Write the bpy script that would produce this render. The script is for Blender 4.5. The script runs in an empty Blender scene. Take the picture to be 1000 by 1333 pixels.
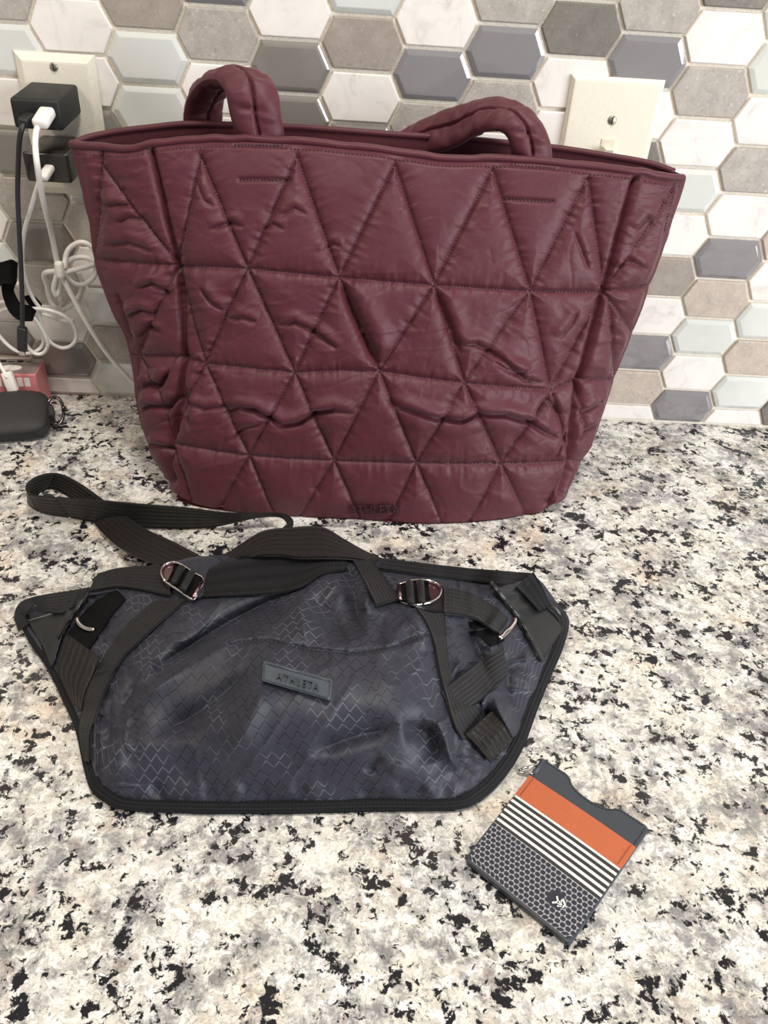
import bpy, math, random
import numpy as np
from mathutils import Matrix, Vector

random.seed(7)
rng = np.random.default_rng(11)
SC = bpy.context.scene
COL = SC.collection
W, H = 1000, 1333

# ------------------------------------------------------------------ camera
CAM = np.array([0.0716347, -0.77468185, 0.44037012])
F = 1061.65
R = np.array([[9.98500491e-01, -9.86985156e-04, 5.47338519e-02],
              [4.32533556e-02, -5.98628106e-01, -7.99858448e-01],
              [3.35546705e-02, 8.01026477e-01, -5.97687768e-01]])
cd = bpy.data.cameras.new('camera')
cam = bpy.data.objects.new('camera', cd)
COL.objects.link(cam)
m = Matrix.Identity(4)
for i in range(3):
    m[i][0], m[i][1], m[i][2], m[i][3] = R[0][i], -R[1][i], -R[2][i], CAM[i]
cam.matrix_world = m
cd.sensor_fit = 'VERTICAL'
cd.sensor_height = 36.0
cd.lens = F / H * 36.0
cd.clip_start = 0.01
SC.camera = cam

# ------------------------------------------------------------------ light, exposure
wd = bpy.data.worlds.new('room_light')
SC.world = wd
wd.use_nodes = True
bg = wd.node_tree.nodes['Background']
bg.inputs[0].default_value = (1.0, 0.97, 0.93, 1)
bg.inputs[1].default_value = 0.31


def area(name, loc, target, size, power, color, sy=None):
    ld = bpy.data.lights.new(name, 'AREA')
    ld.shape = 'RECTANGLE'
    ld.size = size
    ld.size_y = sy or size
    ld.energy = power
    ld.color = color
    o = bpy.data.objects.new(name, ld)
    COL.objects.link(o)
    o.location = loc
    d = Vector(target) - Vector(loc)
    o.rotation_euler = d.to_track_quat('-Z', 'Y').to_euler()
    return o


area('window_daylight', (1.75, -1.35, 0.48), (0.15, -0.2, 0.05), 1.0, 40, (0.93, 0.96, 1.0), 1.0)
area('ceiling_lamp', (0.30, -0.75, 1.75), (0.12, -0.3, 0.0), 0.35, 20, (1.0, 0.95, 0.87))
area('ceiling_lamp_left', (-1.0, -1.0, 1.6), (-0.1, -0.2, 0.0), 0.3, 11, (1.0, 0.84, 0.68))
SC.view_settings.view_transform = 'Standard'
SC.view_settings.look = 'None'
SC.view_settings.exposure = 0.06
SC.view_settings.gamma = 1.0
SC.view_settings.use_curve_mapping = False


# ------------------------------------------------------------------ picking points in the place
def rays(p):
    p = np.asarray(p, float)
    d = np.stack([(p[..., 0] - W / 2) / F, (p[..., 1] - H / 2) / F, np.ones(p.shape[:-1])], -1)
    return d @ R


def at_y(p, y):
    d = rays(p)
    t = (np.asarray(y, float) - CAM[1]) / d[..., 1]
    return CAM + t[..., None] * d


def at_z(p, z):
    d = rays(p)
    t = (np.asarray(z, float) - CAM[2]) / d[..., 2]
    return CAM + t[..., None] * d


def toward(P, k):
    """move points towards the viewer's side by k metres"""
    d = CAM - P
    return P + d / np.linalg.norm(d, axis=-1, keepdims=True) * np.asarray(k)[..., None]


# ------------------------------------------------------------------ small maths
def crom(pts, n):
    """Catmull-Rom through pts (k, dim), n samples per span"""
    P = np.asarray(pts, float)
    P = np.vstack([2 * P[0] - P[1], P, 2 * P[-1] - P[-2]])
    out = []
    for i in range(1, len(P) - 2):
        for j in range(n):
            t = j / n
            a, b, c, d = P[i - 1], P[i], P[i + 1], P[i + 2]
            out.append(.5 * ((2 * b) + (c - a) * t + (2 * a - 5 * b + 4 * c - d) * t * t + (3 * b - a - 3 * c + d) * t ** 3))
    out.append(P[-2])
    return np.array(out)


def resample(pts, n, smooth=8):
    P = crom(pts, smooth) if smooth else np.asarray(pts, float)
    L = np.r_[0, np.cumsum(np.linalg.norm(np.diff(P[:, :2], axis=0), axis=1))]
    t = np.linspace(0, L[-1], n)
    return np.stack([np.interp(t, L, P[:, k]) for k in range(P.shape[1])], 1)


def hash2(i, j, s=0):
    n = (i.astype(np.int64) * 374761393 + j.astype(np.int64) * 668265263 + s * 974634777) & 0x7fffffff
    n = ((n ^ (n >> 13)) * 1274126177) & 0x7fffffff
    return ((n ^ (n >> 16)) & 0xffff) / 65535.0 * 2 - 1


def vnoise(x, y, s=0):
    xi, yi = np.floor(x), np.floor(y)
    fx, fy = x - xi, y - yi
    fx = fx * fx * fx * (fx * (fx * 6 - 15) + 10)
    fy = fy * fy * fy * (fy * (fy * 6 - 15) + 10)
    a, b = hash2(xi, yi, s), hash2(xi + 1, yi, s)
    c, d = hash2(xi, yi + 1, s), hash2(xi + 1, yi + 1, s)
    return (a * (1 - fx) + b * fx) * (1 - fy) + (c * (1 - fx) + d * fx) * fy


def fbm(x, y, s=0, o=4):
    r = 0
    a = .5
    for k in range(o):
        r = r + a * vnoise(x * 2 ** k, y * 2 ** k, s + k)
        a *= .5
    return r


def ridged(x, y, s=0):
    return 1 - np.abs(vnoise(x, y, s)) * 2


def seg_dist(P, A, B):
    """P (n,2); distance to one segment and the position along it"""
    d = B - A
    L = np.linalg.norm(d)
    t = np.clip(((P - A) @ d) / (L * L), 0, 1)
    return np.linalg.norm(P - (A + t[:, None] * d), axis=1), t * L


def poly_dist(P, pts):
    """distance to a polyline, signed side, and the fraction along it"""
    best = np.full(len(P), 1e9)
    side = np.zeros(len(P))
    al = np.zeros(len(P))
    acc = 0
    pts = np.asarray(pts, float)
    for A, B in zip(pts[:-1], pts[1:]):
        d, s = seg_dist(P, A, B)
        sg = np.sign((B[0] - A[0]) * (P[:, 1] - A[1]) - (B[1] - A[1]) * (P[:, 0] - A[0]))
        k = d < best
        best[k] = d[k]
        side[k] = sg[k]
        al[k] = acc + s[k]
        acc += np.linalg.norm(B - A)
    return best, side, al / acc


# ------------------------------------------------------------------ objects
def empty(name, loc, label=None, cat=None, group=None):
    o = bpy.data.objects.new(name, None)
    COL.objects.link(o)
    o.location = Vector([float(v) for v in loc])
    o.empty_display_size = .02
    if label:
        tag(o, label, cat, group)
    return o


def tag(o, label, cat, group=None):
    o['label'] = label
    o['category'] = cat
    if group:
        o['group'] = group
    return o


def world_loc(o):
    v = Vector((0, 0, 0))
    while o:
        v = v + o.location
        o = o.parent
    return np.array(v)


def obj(name, V, Fs, mat, parent=None, smooth=True, uv=None, origin=None):
    """one mesh object from world-space vertices"""
    V = np.asarray(V, float).reshape(-1, 3)
    if origin is None:
        origin = np.zeros(3) if parent is not None else (V.min(0) + V.max(0)) / 2 * np.array([1, 1, 0]) + np.array([0, 0, V[:, 2].min()])
        if parent is not None:
            origin = world_loc(parent)
    me = bpy.data.meshes.new(name)
    me.from_pydata((V - origin).tolist(), [], [tuple(int(i) for i in f) for f in Fs])
    me.update()
    if smooth:
        me.polygons.foreach_set('use_smooth', [True] * len(me.polygons))
    if uv is not None:
        l = me.uv_layers.new(name='UVMap')
        idx = np.zeros(len(me.loops), dtype=np.int32)
        me.loops.foreach_get('vertex_index', idx)
        l.data.foreach_set('uv', np.asarray(uv, float)[idx].ravel())
    o = bpy.data.objects.new(name, me)
    COL.objects.link(o)
    if mat is not None:
        me.materials.append(mat)
    if parent is not None:
        o.parent = parent
    else:
        o.location = Vector(origin.tolist())
    return o


def stuff(o):
    o['kind'] = 'stuff'
    return o


def grid_faces(nr, nc, off=0, flip=False):
    i, j = np.meshgrid(np.arange(nr - 1), np.arange(nc - 1), indexing='ij')
    a = (i * nc + j).ravel() + off
    f = np.stack([a, a + 1, a + nc + 1, a + nc], 1)
    return f[:, ::-1] if flip else f


def normals(G):
    """G (r,c,3) -> unit normals"""
    du = np.gradient(G, axis=1)
    dv = np.gradient(G, axis=0)
    n = np.cross(dv, du)
    return n / (np.linalg.norm(n, axis=-1, keepdims=True) + 1e-12)


def ribbon(name, A, B, thick, mat, parent, n=8, nc=9, puff=0.0, ends=True, up=None):
    """a strap between two edge curves (lists of 3-D points); puff makes it a padded oval"""
    A = crom(A, n) if n else np.asarray(A)
    B = crom(B, n) if n else np.asarray(B)
    k = len(A)
    u = np.linspace(0, 1, nc)
    G = A[:, None] * (1 - u[None, :, None]) + B[:, None] * u[None, :, None]
    N = normals(G)
    N = np.repeat(N.mean(1, keepdims=True), nc, axis=1)
    if up is not None:
        N = N * np.sign((N * np.asarray(up)).sum(-1, keepdims=True) + 1e-9)
    prof = (1 - np.abs(2 * u - 1) ** 2.6) ** .5 if puff else np.ones(nc)
    h = (thick / 2 * (1 - puff) + puff * prof * thick / 2)[None, :, None]
    top, bot = G + N * h, G - N * h
    V = np.concatenate([top.reshape(-1, 3), bot.reshape(-1, 3)])
    o = k * nc
    F = [tuple(f) for f in grid_faces(k, nc, 0, True)] + [tuple(f) for f in grid_faces(k, nc, o, False)]
    for i in range(k - 1):
        F.append((i * nc, (i + 1) * nc, o + (i + 1) * nc, o + i * nc))
        F.append(((i + 1) * nc + nc - 1, i * nc + nc - 1, o + i * nc + nc - 1, o + (i + 1) * nc + nc - 1))
    for j in range(nc - 1):
        F.append((j + 1, j, o + j, o + j + 1))
        F.append(((k - 1) * nc + j, (k - 1) * nc + j + 1, o + (k - 1) * nc + j + 1, o + (k - 1) * nc + j))
    L = np.r_[0, np.cumsum(np.linalg.norm(np.diff(G.mean(1), axis=0), axis=1))]
    uv = np.stack([np.tile(u, k), np.repeat(L, nc)], 1)
    return obj(name, V, F, mat, parent, uv=np.vstack([uv, uv]))


def tube_vf(P, r, seg=8, off=0, n=6, flat=1.0):
    P = crom(P, n) if n else np.asarray(P, float)
    T = np.gradient(P, axis=0)
    T /= np.linalg.norm(T, axis=1, keepdims=True) + 1e-12
    a = np.array([0, 0, 1.0]) if abs(T[0][2]) < .8 else np.array([1.0, 0, 0])
    V = []
    x = np.cross(T[0], a)
    x /= np.linalg.norm(x)
    rr = np.full(len(P), r) if np.isscalar(r) else np.interp(np.linspace(0, 1, len(P)), np.linspace(0, 1, len(r)), r)
    for i in range(len(P)):
        x = x - T[i] * (x @ T[i])
        x /= np.linalg.norm(x) + 1e-12
        y = np.cross(T[i], x)
        for k in range(seg):
            t = 2 * math.pi * k / seg
            V.append(P[i] + rr[i] * (math.cos(t) * x + flat * math.sin(t) * y))
    Fs = []
    for i in range(len(P) - 1):
        for k in range(seg):
            b = (k + 1) % seg
            Fs.append((off + i * seg + k, off + i * seg + b, off + (i + 1) * seg + b, off + (i + 1) * seg + k))
    Fs.append(tuple(off + k for k in range(seg))[::-1])
    Fs.append(tuple(off + (len(P) - 1) * seg + k for k in range(seg)))
    return V, Fs


def tube(name, P, r, mat, parent=None, seg=8, n=6, flat=1.0):
    V, Fs = tube_vf(P, r, seg, 0, n, flat)
    return obj(name, V, Fs, mat, parent)


def rounded_box(name, x0, x1, y0, y1, z0, z1, b, mat, parent=None, seg=3, M=None, origin=None, taper=None):
    import bmesh
    bm = bmesh.new()
    bmesh.ops.create_cube(bm, size=1)
    for v in bm.verts:
        v.co = Vector(((x0 + x1) / 2 + v.co.x * (x1 - x0), (y0 + y1) / 2 + v.co.y * (y1 - y0), (z0 + z1) / 2 + v.co.z * (z1 - z0)))
        if taper:
            taper(v)
    if b:
        bmesh.ops.bevel(bm, geom=bm.edges[:], offset=b, segments=seg, affect='EDGES', profile=.5)
    if M is not None:
        bmesh.ops.transform(bm, matrix=M, verts=bm.verts)
    bm.verts.index_update()
    V = [v.co[:] for v in bm.verts]
    Fs = [[v.index for v in f.verts] for f in bm.faces]
    bm.free()
    return obj(name, V, Fs, mat, parent, smooth=False, origin=origin)


def smooth_angle(o, deg=40):
    me = o.data
    me.polygons.foreach_set('use_smooth', [True] * len(me.polygons))
    try:
        me.set_sharp_from_angle(angle=math.radians(deg))
    except Exception:
        pass
    return o


def prism_vf(poly, tofn, h0, h1, off=0):
    """poly: 2-D outline; tofn(x, y, h) -> 3-D"""
    n = len(poly)
    V = [tofn(x, y, h0) for x, y in poly] + [tofn(x, y, h1) for x, y in poly]
    Fs = [tuple(off + i for i in range(n))[::-1], tuple(off + n + i for i in range(n))]
    for i in range(n):
        j = (i + 1) % n
        Fs.append((off + i, off + j, off + n + j, off + n + i))
    return V, Fs


def text_vf(s, size=1.0, extrude=.05, spacing=1.0):
    cu = bpy.data.curves.new('t', 'FONT')
    cu.body = s
    cu.size = size
    cu.extrude = extrude
    cu.space_character = spacing
    cu.resolution_u = 3
    o = bpy.data.objects.new('t', cu)
    COL.objects.link(o)
    bpy.context.view_layer.update()
    ev = o.evaluated_get(bpy.context.evaluated_depsgraph_get())
    me = ev.to_mesh()
    V = np.array([v.co[:] for v in me.vertices])
    Fs = [list(p.vertices) for p in me.polygons]
    ev.to_mesh_clear()
    bpy.data.objects.remove(o)
    bpy.data.curves.remove(cu)
    V[:, 0] -= V[:, 0].min()
    V[:, 0] /= V[:, 0].max()
    V[:, 1] -= V[:, 1].min()
    V[:, 1] /= V[:, 1].max()
    V[:, 2] /= np.abs(V[:, 2]).max()
    return V, Fs


# ------------------------------------------------------------------ materials
def s2l(r, g, b):
    f = lambda c: c / 12.92 if c <= .04045 else ((c + .055) / 1.055) ** 2.4
    return tuple(f(v / 255) for v in (r, g, b)) + (1,)


class NT:
    def __init__(self, name):
        self.m = bpy.data.materials.new(name)
        self.m.use_nodes = True
        self.t = self.m.node_tree
        self.b = self.t.nodes['Principled BSDF']

    def n(self, typ, **k):
        nd = self.t.nodes.new(typ)
        for a, v in k.items():
            setattr(nd, a, v)
        return nd

    def l(self, a, b):
        self.t.links.new(a, b)

    def coords(self, kind='Object', scale=(1, 1, 1), rot=(0, 0, 0)):
        tc = self.n('ShaderNodeTexCoord')
        mp = self.n('ShaderNodeMapping')
        mp.inputs['Scale'].default_value = scale
        mp.inputs['Rotation'].default_value = rot
        self.l(tc.outputs[kind], mp.inputs[0])
        return mp.outputs[0]

    def noise(self, vec, scale, detail=4, rough=.55, dist=0):
        nd = self.n('ShaderNodeTexNoise')
        nd.inputs['Scale'].default_value = scale
        nd.inputs['Detail'].default_value = detail
        nd.inputs['Roughness'].default_value = rough
        nd.inputs['Distortion'].default_value = dist
        if vec is not None:
            self.l(vec, nd.inputs['Vector'])
        return nd.outputs[0]

    def ramp(self, fac, stops):
        nd = self.n('ShaderNodeValToRGB')
        e = nd.color_ramp.elements
        while len(e) < len(stops):
            e.new(.5)
        for k, (p, c) in enumerate(stops):
            e[k].position = p
            e[k].color = c if hasattr(c, '__len__') else (c, c, c, 1)
        self.l(fac, nd.inputs[0])
        return nd.outputs[0]

    def math(self, op, a, b=None, c=None):
        nd = self.n('ShaderNodeMath', operation=op)
        for i, v in enumerate((a, b, c)):
            if v is None:
                continue
            if isinstance(v, (int, float)):
                nd.inputs[i].default_value = v
            else:
                self.l(v, nd.inputs[i])
        return nd.outputs[0]

    def mix(self, fac, a, b, mode='MIX'):
        nd = self.n('ShaderNodeMix', data_type='RGBA', blend_type=mode)
        for s, v in ((nd.inputs[0], fac), (nd.inputs[6], a), (nd.inputs[7], b)):
            if isinstance(v, (int, float)):
                s.default_value = v
            elif isinstance(v, tuple):
                s.default_value = v
            else:
                self.l(v, s)
        return nd.outputs[2]

    def bump(self, height, strength=.3, dist=.001):
        nd = self.n('ShaderNodeBump')
        nd.inputs['Strength'].default_value = strength
        nd.inputs['Distance'].default_value = dist
        self.l(height, nd.inputs['Height'])
        self.l(nd.outputs[0], self.b.inputs['Normal'])

    def set(self, color=None, rough=.5, spec=.5, metal=0, coat=0, coatr=.05, sheen=0, sheenr=.5, trans=0, ior=None):
        b = self.b.inputs
        if color is not None:
            if isinstance(color, tuple):
                b['Base Color'].default_value = color
            else:
                self.l(color, b['Base Color'])
        if isinstance(rough, (int, float)):
            b['Roughness'].default_value = rough
        else:
            self.l(rough, b['Roughness'])
        b['Specular IOR Level'].default_value = spec
        b['Metallic'].default_value = metal
        b['Coat Weight'].default_value = coat
        b['Coat Roughness'].default_value = coatr
        b['Sheen Weight'].default_value = sheen
        b['Sheen Roughness'].default_value = sheenr
        b['Transmission Weight'].default_value = trans
        if ior:
            b['IOR'].default_value = ior
        return self.m


def plain(name, rgb, rough=.5, spec=.5, metal=0, coat=0, sheen=0, bump=0, bscale=400, var=.06):
    t = NT(name)
    v = t.coords()
    n = t.noise(v, bscale, 3)
    c = s2l(*rgb)
    d = tuple(x * (1 - var * 2) for x in c[:3]) + (1,)
    e = tuple(min(1, x * (1 + var * 2)) for x in c[:3]) + (1,)
    col = t.ramp(n, [(.3, d), (.7, e)])
    if bump:
        t.bump(n, bump, .0006)
    return t.set(col, rough, spec, metal, coat, sheen=sheen)


def tile_mats():
    M = {}
    # white marble
    t = NT('white_marble')
    oi = t.n('ShaderNodeObjectInfo')
    v = t.coords('Object')
    ad = t.n('ShaderNodeVectorMath', operation='ADD')
    t.l(v, ad.inputs[0])
    t.l(oi.outputs['Location'], ad.inputs[1])
    n1 = t.noise(ad.outputs[0], 28, 5, .6, 1.2)
    n2 = t.noise(ad.outputs[0], 9, 3, .5, .6)
    c = t.ramp(n1, [(.3, s2l(205, 200, 196)), (.42, s2l(226, 221, 216)), (.7, s2l(234, 229, 224))])
    vein = t.ramp(n2, [(.485, 0.0), (.5, .16), (.515, 0.0)])
    c = t.mix(vein, c, s2l(176, 170, 164))
    M['W'] = t.set(c, .16, .5)

    def stone(name, a, b, sp, rough=.5):
        t = NT(name)
        oi = t.n('ShaderNodeObjectInfo')
        v = t.coords('Object')
        ad = t.n('ShaderNodeVectorMath', operation='ADD')
        t.l(v, ad.inputs[0])
        t.l(oi.outputs['Location'], ad.inputs[1])
        n1 = t.noise(ad.outputs[0], 60, 5, .65)
        n2 = t.noise(ad.outputs[0], 380, 3, .6)
        c = t.ramp(n1, [(.3, s2l(*a)), (.7, s2l(*b))])
        k = t.ramp(n2, [(.60, 0.0), (.70, .55)])
        c = t.mix(k, c, s2l(*sp))
        k2 = t.ramp(n2, [(.30, .45), (.40, 0.0)])
        c = t.mix(k2, c, tuple(x * .6 for x in s2l(*a)[:3]) + (1,))
        t.bump(n2, .25, .0006)
        r = t.ramp(n2, [(.4, rough + .1), (.65, rough - .18)])
        return t.set(c, r, .5)
    M['S'] = stone('grey_limestone', (150, 143, 136), (178, 171, 163), (205, 199, 191))
    M['B'] = stone('bright_lit_limestone', (168, 156, 145), (194, 181, 168), (214, 204, 193))  # grey limestone again, with the bright light put into its colour
    M['D'] = stone('dark_limestone', (104, 99, 92), (124, 118, 111), (146, 140, 133))
    M['T'] = stone('taupe_limestone', (142, 132, 123), (160, 150, 141), (176, 167, 158))

    def glaze(name, rgb, rough=.06):
        t = NT(name)
        v = t.coords('Object')
        n = t.noise(v, 40, 2)
        c = s2l(*rgb)
        col = t.ramp(n, [(.3, tuple(x * .95 for x in c[:3]) + (1,)), (.7, c)])
        n2 = t.noise(v, 55, 1)
        t.bump(n2, .06, .002)
        return t.set(col, rough, .6, coat=1.0, coatr=.03)
    M['G'] = glaze('grey_glass', (131, 128, 130))
    M['P'] = glaze('pale_mint_glass', (209, 211, 206))
    M['K'] = glaze('smoke_glass', (128, 123, 117), .25)
    return M


TM = tile_mats()


def granite():
    t = NT('speckled_granite')
    v = t.coords('Object')
    wob = t.n('ShaderNodeTexNoise')
    wob.inputs['Scale'].default_value = 140
    wob.inputs['Detail'].default_value = 3
    t.l(v, wob.inputs['Vector'])
    sc = t.n('ShaderNodeVectorMath', operation='SCALE')
    t.l(wob.outputs['Color'], sc.inputs[0])
    sc.inputs['Scale'].default_value = .009
    ad = t.n('ShaderNodeVectorMath', operation='ADD')
    t.l(v, ad.inputs[0])
    t.l(sc.outputs[0], ad.inputs[1])
    vv = ad.outputs[0]
    # feldspar grains
    vo = t.n('ShaderNodeTexVoronoi')
    vo.inputs['Scale'].default_value = 210
    t.l(vv, vo.inputs['Vector'])
    sep = t.n('ShaderNodeSeparateColor')
    t.l(vo.outputs['Color'], sep.inputs[0])
    grain = t.ramp(sep.outputs[0], [(0, s2l(208, 204, 198)), (.35, s2l(226, 223, 217)), (.7, s2l(238, 236, 232)), (1, s2l(247, 246, 244))])
    big = t.noise(v, 20, 4, .55)
    tint = t.ramp(big, [(.32, s2l(236, 220, 200)), (.42, s2l(242, 239, 232)), (.6, s2l(243, 243, 243)), (.72, s2l(226, 228, 232))])
    c = t.mix(.8, grain, tint, 'MULTIPLY')
    # grey quartz, graded
    q = t.math('ADD', t.noise(vv, 120, 6, .72), t.math('MULTIPLY', t.noise(v, 26, 3, .55), .55))
    kq = t.ramp(q, [(.74, 0.0), (.80, .35), (.87, .72), (.93, .9)])
    c = t.mix(kq, c, s2l(122, 121, 124))
    nb = t.noise(vv, 95, 4, .65, .5)
    kb = t.ramp(t.math('ADD', nb, t.math('MULTIPLY', t.noise(v, 17, 2), .5)), [(.82, 0.0), (.95, .5)])
    c = t.mix(kb, c, s2l(164, 146, 130))
    # black biotite in ragged clusters
    k = t.math('ADD', t.noise(vv, 150, 5, .66), t.math('MULTIPLY', t.noise(v, 42, 4, .62), .8))
    kk = t.ramp(k, [(.955, 0.0), (.985, .6), (1.01, 1.0)])
    kk2 = t.ramp(t.noise(vv, 380, 3, .6), [(.62, 0.0), (.70, .85)])
    c = t.mix(kk2, c, s2l(66, 64, 66))
    c = t.mix(kk, c, s2l(32, 31, 35))
    fine = t.ramp(t.noise(vv, 640, 3, .6), [(.34, .74), (.5, .98), (.66, 1.06)])
    c = t.mix(1.0, c, fine, 'MULTIPLY')
    return t.set(c, .2, .4)


def nylon(name, rgb, rough, sheen=.3, uvw=False):
    t = NT(name)
    v = t.coords('Object', (1, 1, 1))
    c = s2l(*rgb)
    st = t.n('ShaderNodeMapping')
    st.inputs['Scale'].default_value = (900, 900, 60)
    t.l(v, st.inputs[0])
    n = t.noise(st.outputs[0], 1, 3)
    n2 = t.noise(v, 14, 3)
    col = t.ramp(n, [(.3, tuple(x * .88 for x in c[:3]) + (1,)), (.7, tuple(x * 1.1 for x in c[:3]) + (1,))])
    col = t.mix(t.ramp(n2, [(.35, 0.0), (.65, .25)]), col, tuple(x * .82 for x in c[:3]) + (1,))
    t.bump(n, .12, .0004)
    t.b.inputs['Sheen Tint'].default_value = (1, .82, .85, 1)
    return t.set(col, rough, .32, sheen=sheen, sheenr=.45)


def webbing(name, rgb, rough=.5, ribs=7, spec=.4):
    t = NT(name)
    uv = t.n('ShaderNodeTexCoord').outputs['UV']
    sp = t.n('ShaderNodeSeparateXYZ')
    t.l(uv, sp.inputs[0])
    w = t.math('SINE', t.math('MULTIPLY', sp.outputs[0], ribs * 2 * math.pi))
    n = t.noise(t.coords('Object'), 1400, 2)
    wv = t.math('SINE', t.math('MULTIPLY', sp.outputs[1], 2600.0))
    h = t.math('ADD', t.math('ADD', w, t.math('MULTIPLY', n, .9)), t.math('MULTIPLY', wv, .25))
    c = s2l(*rgb)
    col = t.ramp(t.math('MULTIPLY_ADD', h, .25, .45), [(.15, tuple(x * .6 for x in c[:3]) + (1,)), (.85, tuple(x * 1.3 for x in c[:3]) + (1,))])
    t.bump(h, .5, .0005)
    return t.set(col, rough, spec, sheen=.04)


def ripstop():
    """dark slate nylon with a printed zigzag weave"""
    t = NT('slate_zigzag_nylon')
    uv = t.n('ShaderNodeTexCoord').outputs['UV']
    wn = t.n('ShaderNodeTexNoise')
    wn.inputs['Scale'].default_value = 40
    t.l(uv, wn.inputs['Vector'])
    sc = t.n('ShaderNodeVectorMath', operation='SCALE')
    t.l(wn.outputs['Color'], sc.inputs[0])
    sc.inputs['Scale'].default_value = .0012
    ad = t.n('ShaderNodeVectorMath', operation='ADD')
    t.l(uv, ad.inputs[0])
    t.l(sc.outputs[0], ad.inputs[1])
    sp = t.n('ShaderNodeSeparateXYZ')
    t.l(ad.outputs[0], sp.inputs[0])
    PX, PY = .0074, .0064          # zigzag period and row spacing
    y = t.math('DIVIDE', sp.outputs[1], PY)
    x = t.math('DIVIDE', sp.outputs[0], PX)
    y2 = t.math('ADD', y, .06)
    row = t.math('FLOOR', y2)
    fy = t.math('SUBTRACT', y, row)
    tri = t.math('MULTIPLY', t.math('ABSOLUTE', t.math('SUBTRACT', t.math('FRACT', t.math('ADD', x, t.math('MULTIPLY', row, .36))), .5)), 1.5)
    d = t.math('ABSOLUTE', t.math('SUBTRACT', fy, tri))
    k = t.ramp(d, [(.04, 1.0), (.10, 0.0)])
    n = t.noise(t.coords('Object'), 1500, 2)
    c = t.mix(n, s2l(36, 37, 47), s2l(47, 48, 60))
    sheen_patch = t.noise(uv, 26, 2)
    lc = t.ramp(sheen_patch, [(.47, s2l(14, 14, 18)), (.58, s2l(84, 86, 96))])  # pale and dark line colours paint in the weave's changing sheen
    c = t.mix(k, c, lc)
    t.bump(t.math('ADD', t.math('MULTIPLY', k, -1.0), t.math('MULTIPLY', n, .3)), .25, .0004)
    return t.set(c, .52, .36, sheen=.08, sheenr=.4)


MAROON = nylon('burgundy_nylon', (80, 35, 44), .52, .10)
MAROON_D = nylon('burgundy_lining', (80, 36, 44), .6, .1)
THREAD = plain('shaded_burgundy_thread', (56, 24, 33), .7)  # darkened to carry the shade of the needle holes
LETTER = plain('burgundy_gel_lettering', (58, 26, 34), .35)
RIP = ripstop()
WEB = webbing('black_webbing', (32, 31, 33), .55, spec=.2)
WEB_B = webbing('brown_black_webbing', (28, 25, 24), .5, 6, .18)
BIND = webbing('black_binding_tape', (23, 23, 26), .65, 3, .14)
BLACKF = plain('black_lining_cloth', (13, 13, 14), .9, .15)
LEATHER = plain('black_leather', (26, 27, 30), .32, .5, bump=.25, bscale=900)
CHROME = plain('silver_metal', (205, 200, 198), .12, .5, metal=1, var=.02)
GUN = plain('gunmetal_tote_reflection', (150, 124, 126), .28, .5, metal=1, var=.02)  # reddish tint paints in the tote's reflection on the metal
BLACKP = plain('black_plastic', (28, 28, 28), .55, .4, bump=.1, bscale=2000)
BLACKG = plain('smoky_plastic', (48, 45, 42), .22, .5)
CABLEB = plain('black_cable_rubber', (34, 33, 36), .45)
CABLEW = plain('white_cable_rubber', (232, 228, 222), .4, var=.02)
IVORY = plain('ivory_plastic', (226, 220, 205), .32, .5, var=.02)
IVORY_D = plain('ivory_plastic_toggle', (210, 202, 184), .35, .5, var=.02)
SCREW = plain('steel_screw', (176, 168, 156), .3, .5, metal=.8)
GROUT = plain('cream_grout', (232, 223, 208), .85, .2, bump=.3, bscale=600)
GRAN = granite()
SLOT = plain('dark_slot', (40, 36, 32), .7)

# ------------------------------------------------------------------ wall with hexagon tiles
U = .0405
CX, AF, BF = 1.47788 * U, .611844 * U, (1.47788 - .611844) * U
ZC = 8.03 * U
wall = obj('wall_back', [(-1.0, .0022, -.0), (1.2, .0022, 0), (1.2, .0022, .95), (-1.0, .0022, .95),
                         (-1.0, .06, 0), (1.2, .06, 0), (1.2, .06, .95), (-1.0, .06, .95)],
           [(0, 1, 2, 3), (5, 4, 7, 6), (0, 4, 5, 1), (3, 2, 6, 7), (0, 3, 7, 4), (1, 5, 6, 2)], GROUT, smooth=False, origin=np.zeros(3))
wall['kind'] = 'structure'
KNOWN = {
    -5: {-7: 'W', -9: 'P', -11: 'S', -13: 'K', -15: 'W', -17: 'S'},
    -4: {2: 'S', 0: 'P', -2: 'W', -4: 'K', -6: 'S', -8: 'K', -10: 'S', -12: 'W', -14: 'K', -16: 'W'},
    -3: {1: 'W', -1: 'W', -3: 'K', -5: 'P', -7: 'S', -9: 'W', -11: 'P', -13: 'S', -15: 'P'},
    -2: {2: 'T', 0: 'P', -2: 'P', -4: 'W', -16: 'W'},
    -1: {3: 'G', 1: 'S', -1: 'W', -3: 'W'},
    0: {2: 'W', 0: 'K', -2: 'K'},
    1: {3: 'P', 1: 'T', -1: 'W', -3: 'K'},
    2: {2: 'W', 0: 'G', -2: 'S'},
    3: {3: 'S', 1: 'G', -1: 'S', -3: 'W'},
    4: {4: 'W', 2: 'D', 0: 'W', -2: 'W'},
    5: {3: 'S', 1: 'G', -1: 'W', -3: 'D'},
    6: {4: 'D', 2: 'W', 0: 'S', -2: 'W', -4: 'P', -6: 'W', -8: 'T', -10: 'W', -12: 'G', -14: 'B', -16: 'W'},
    7: {3: 'P', 1: 'P', -1: 'W', -3: 'S', -5: 'W', -7: 'G', -9: 'B', -11: 'P', -13: 'W', -15: 'G'},
    8: {-6: 'B', -8: 'W', -10: 'P', -12: 'B', -14: 'P', -16: 'W'},
    9: {-13: 'P', -15: 'D'},
}


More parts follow.
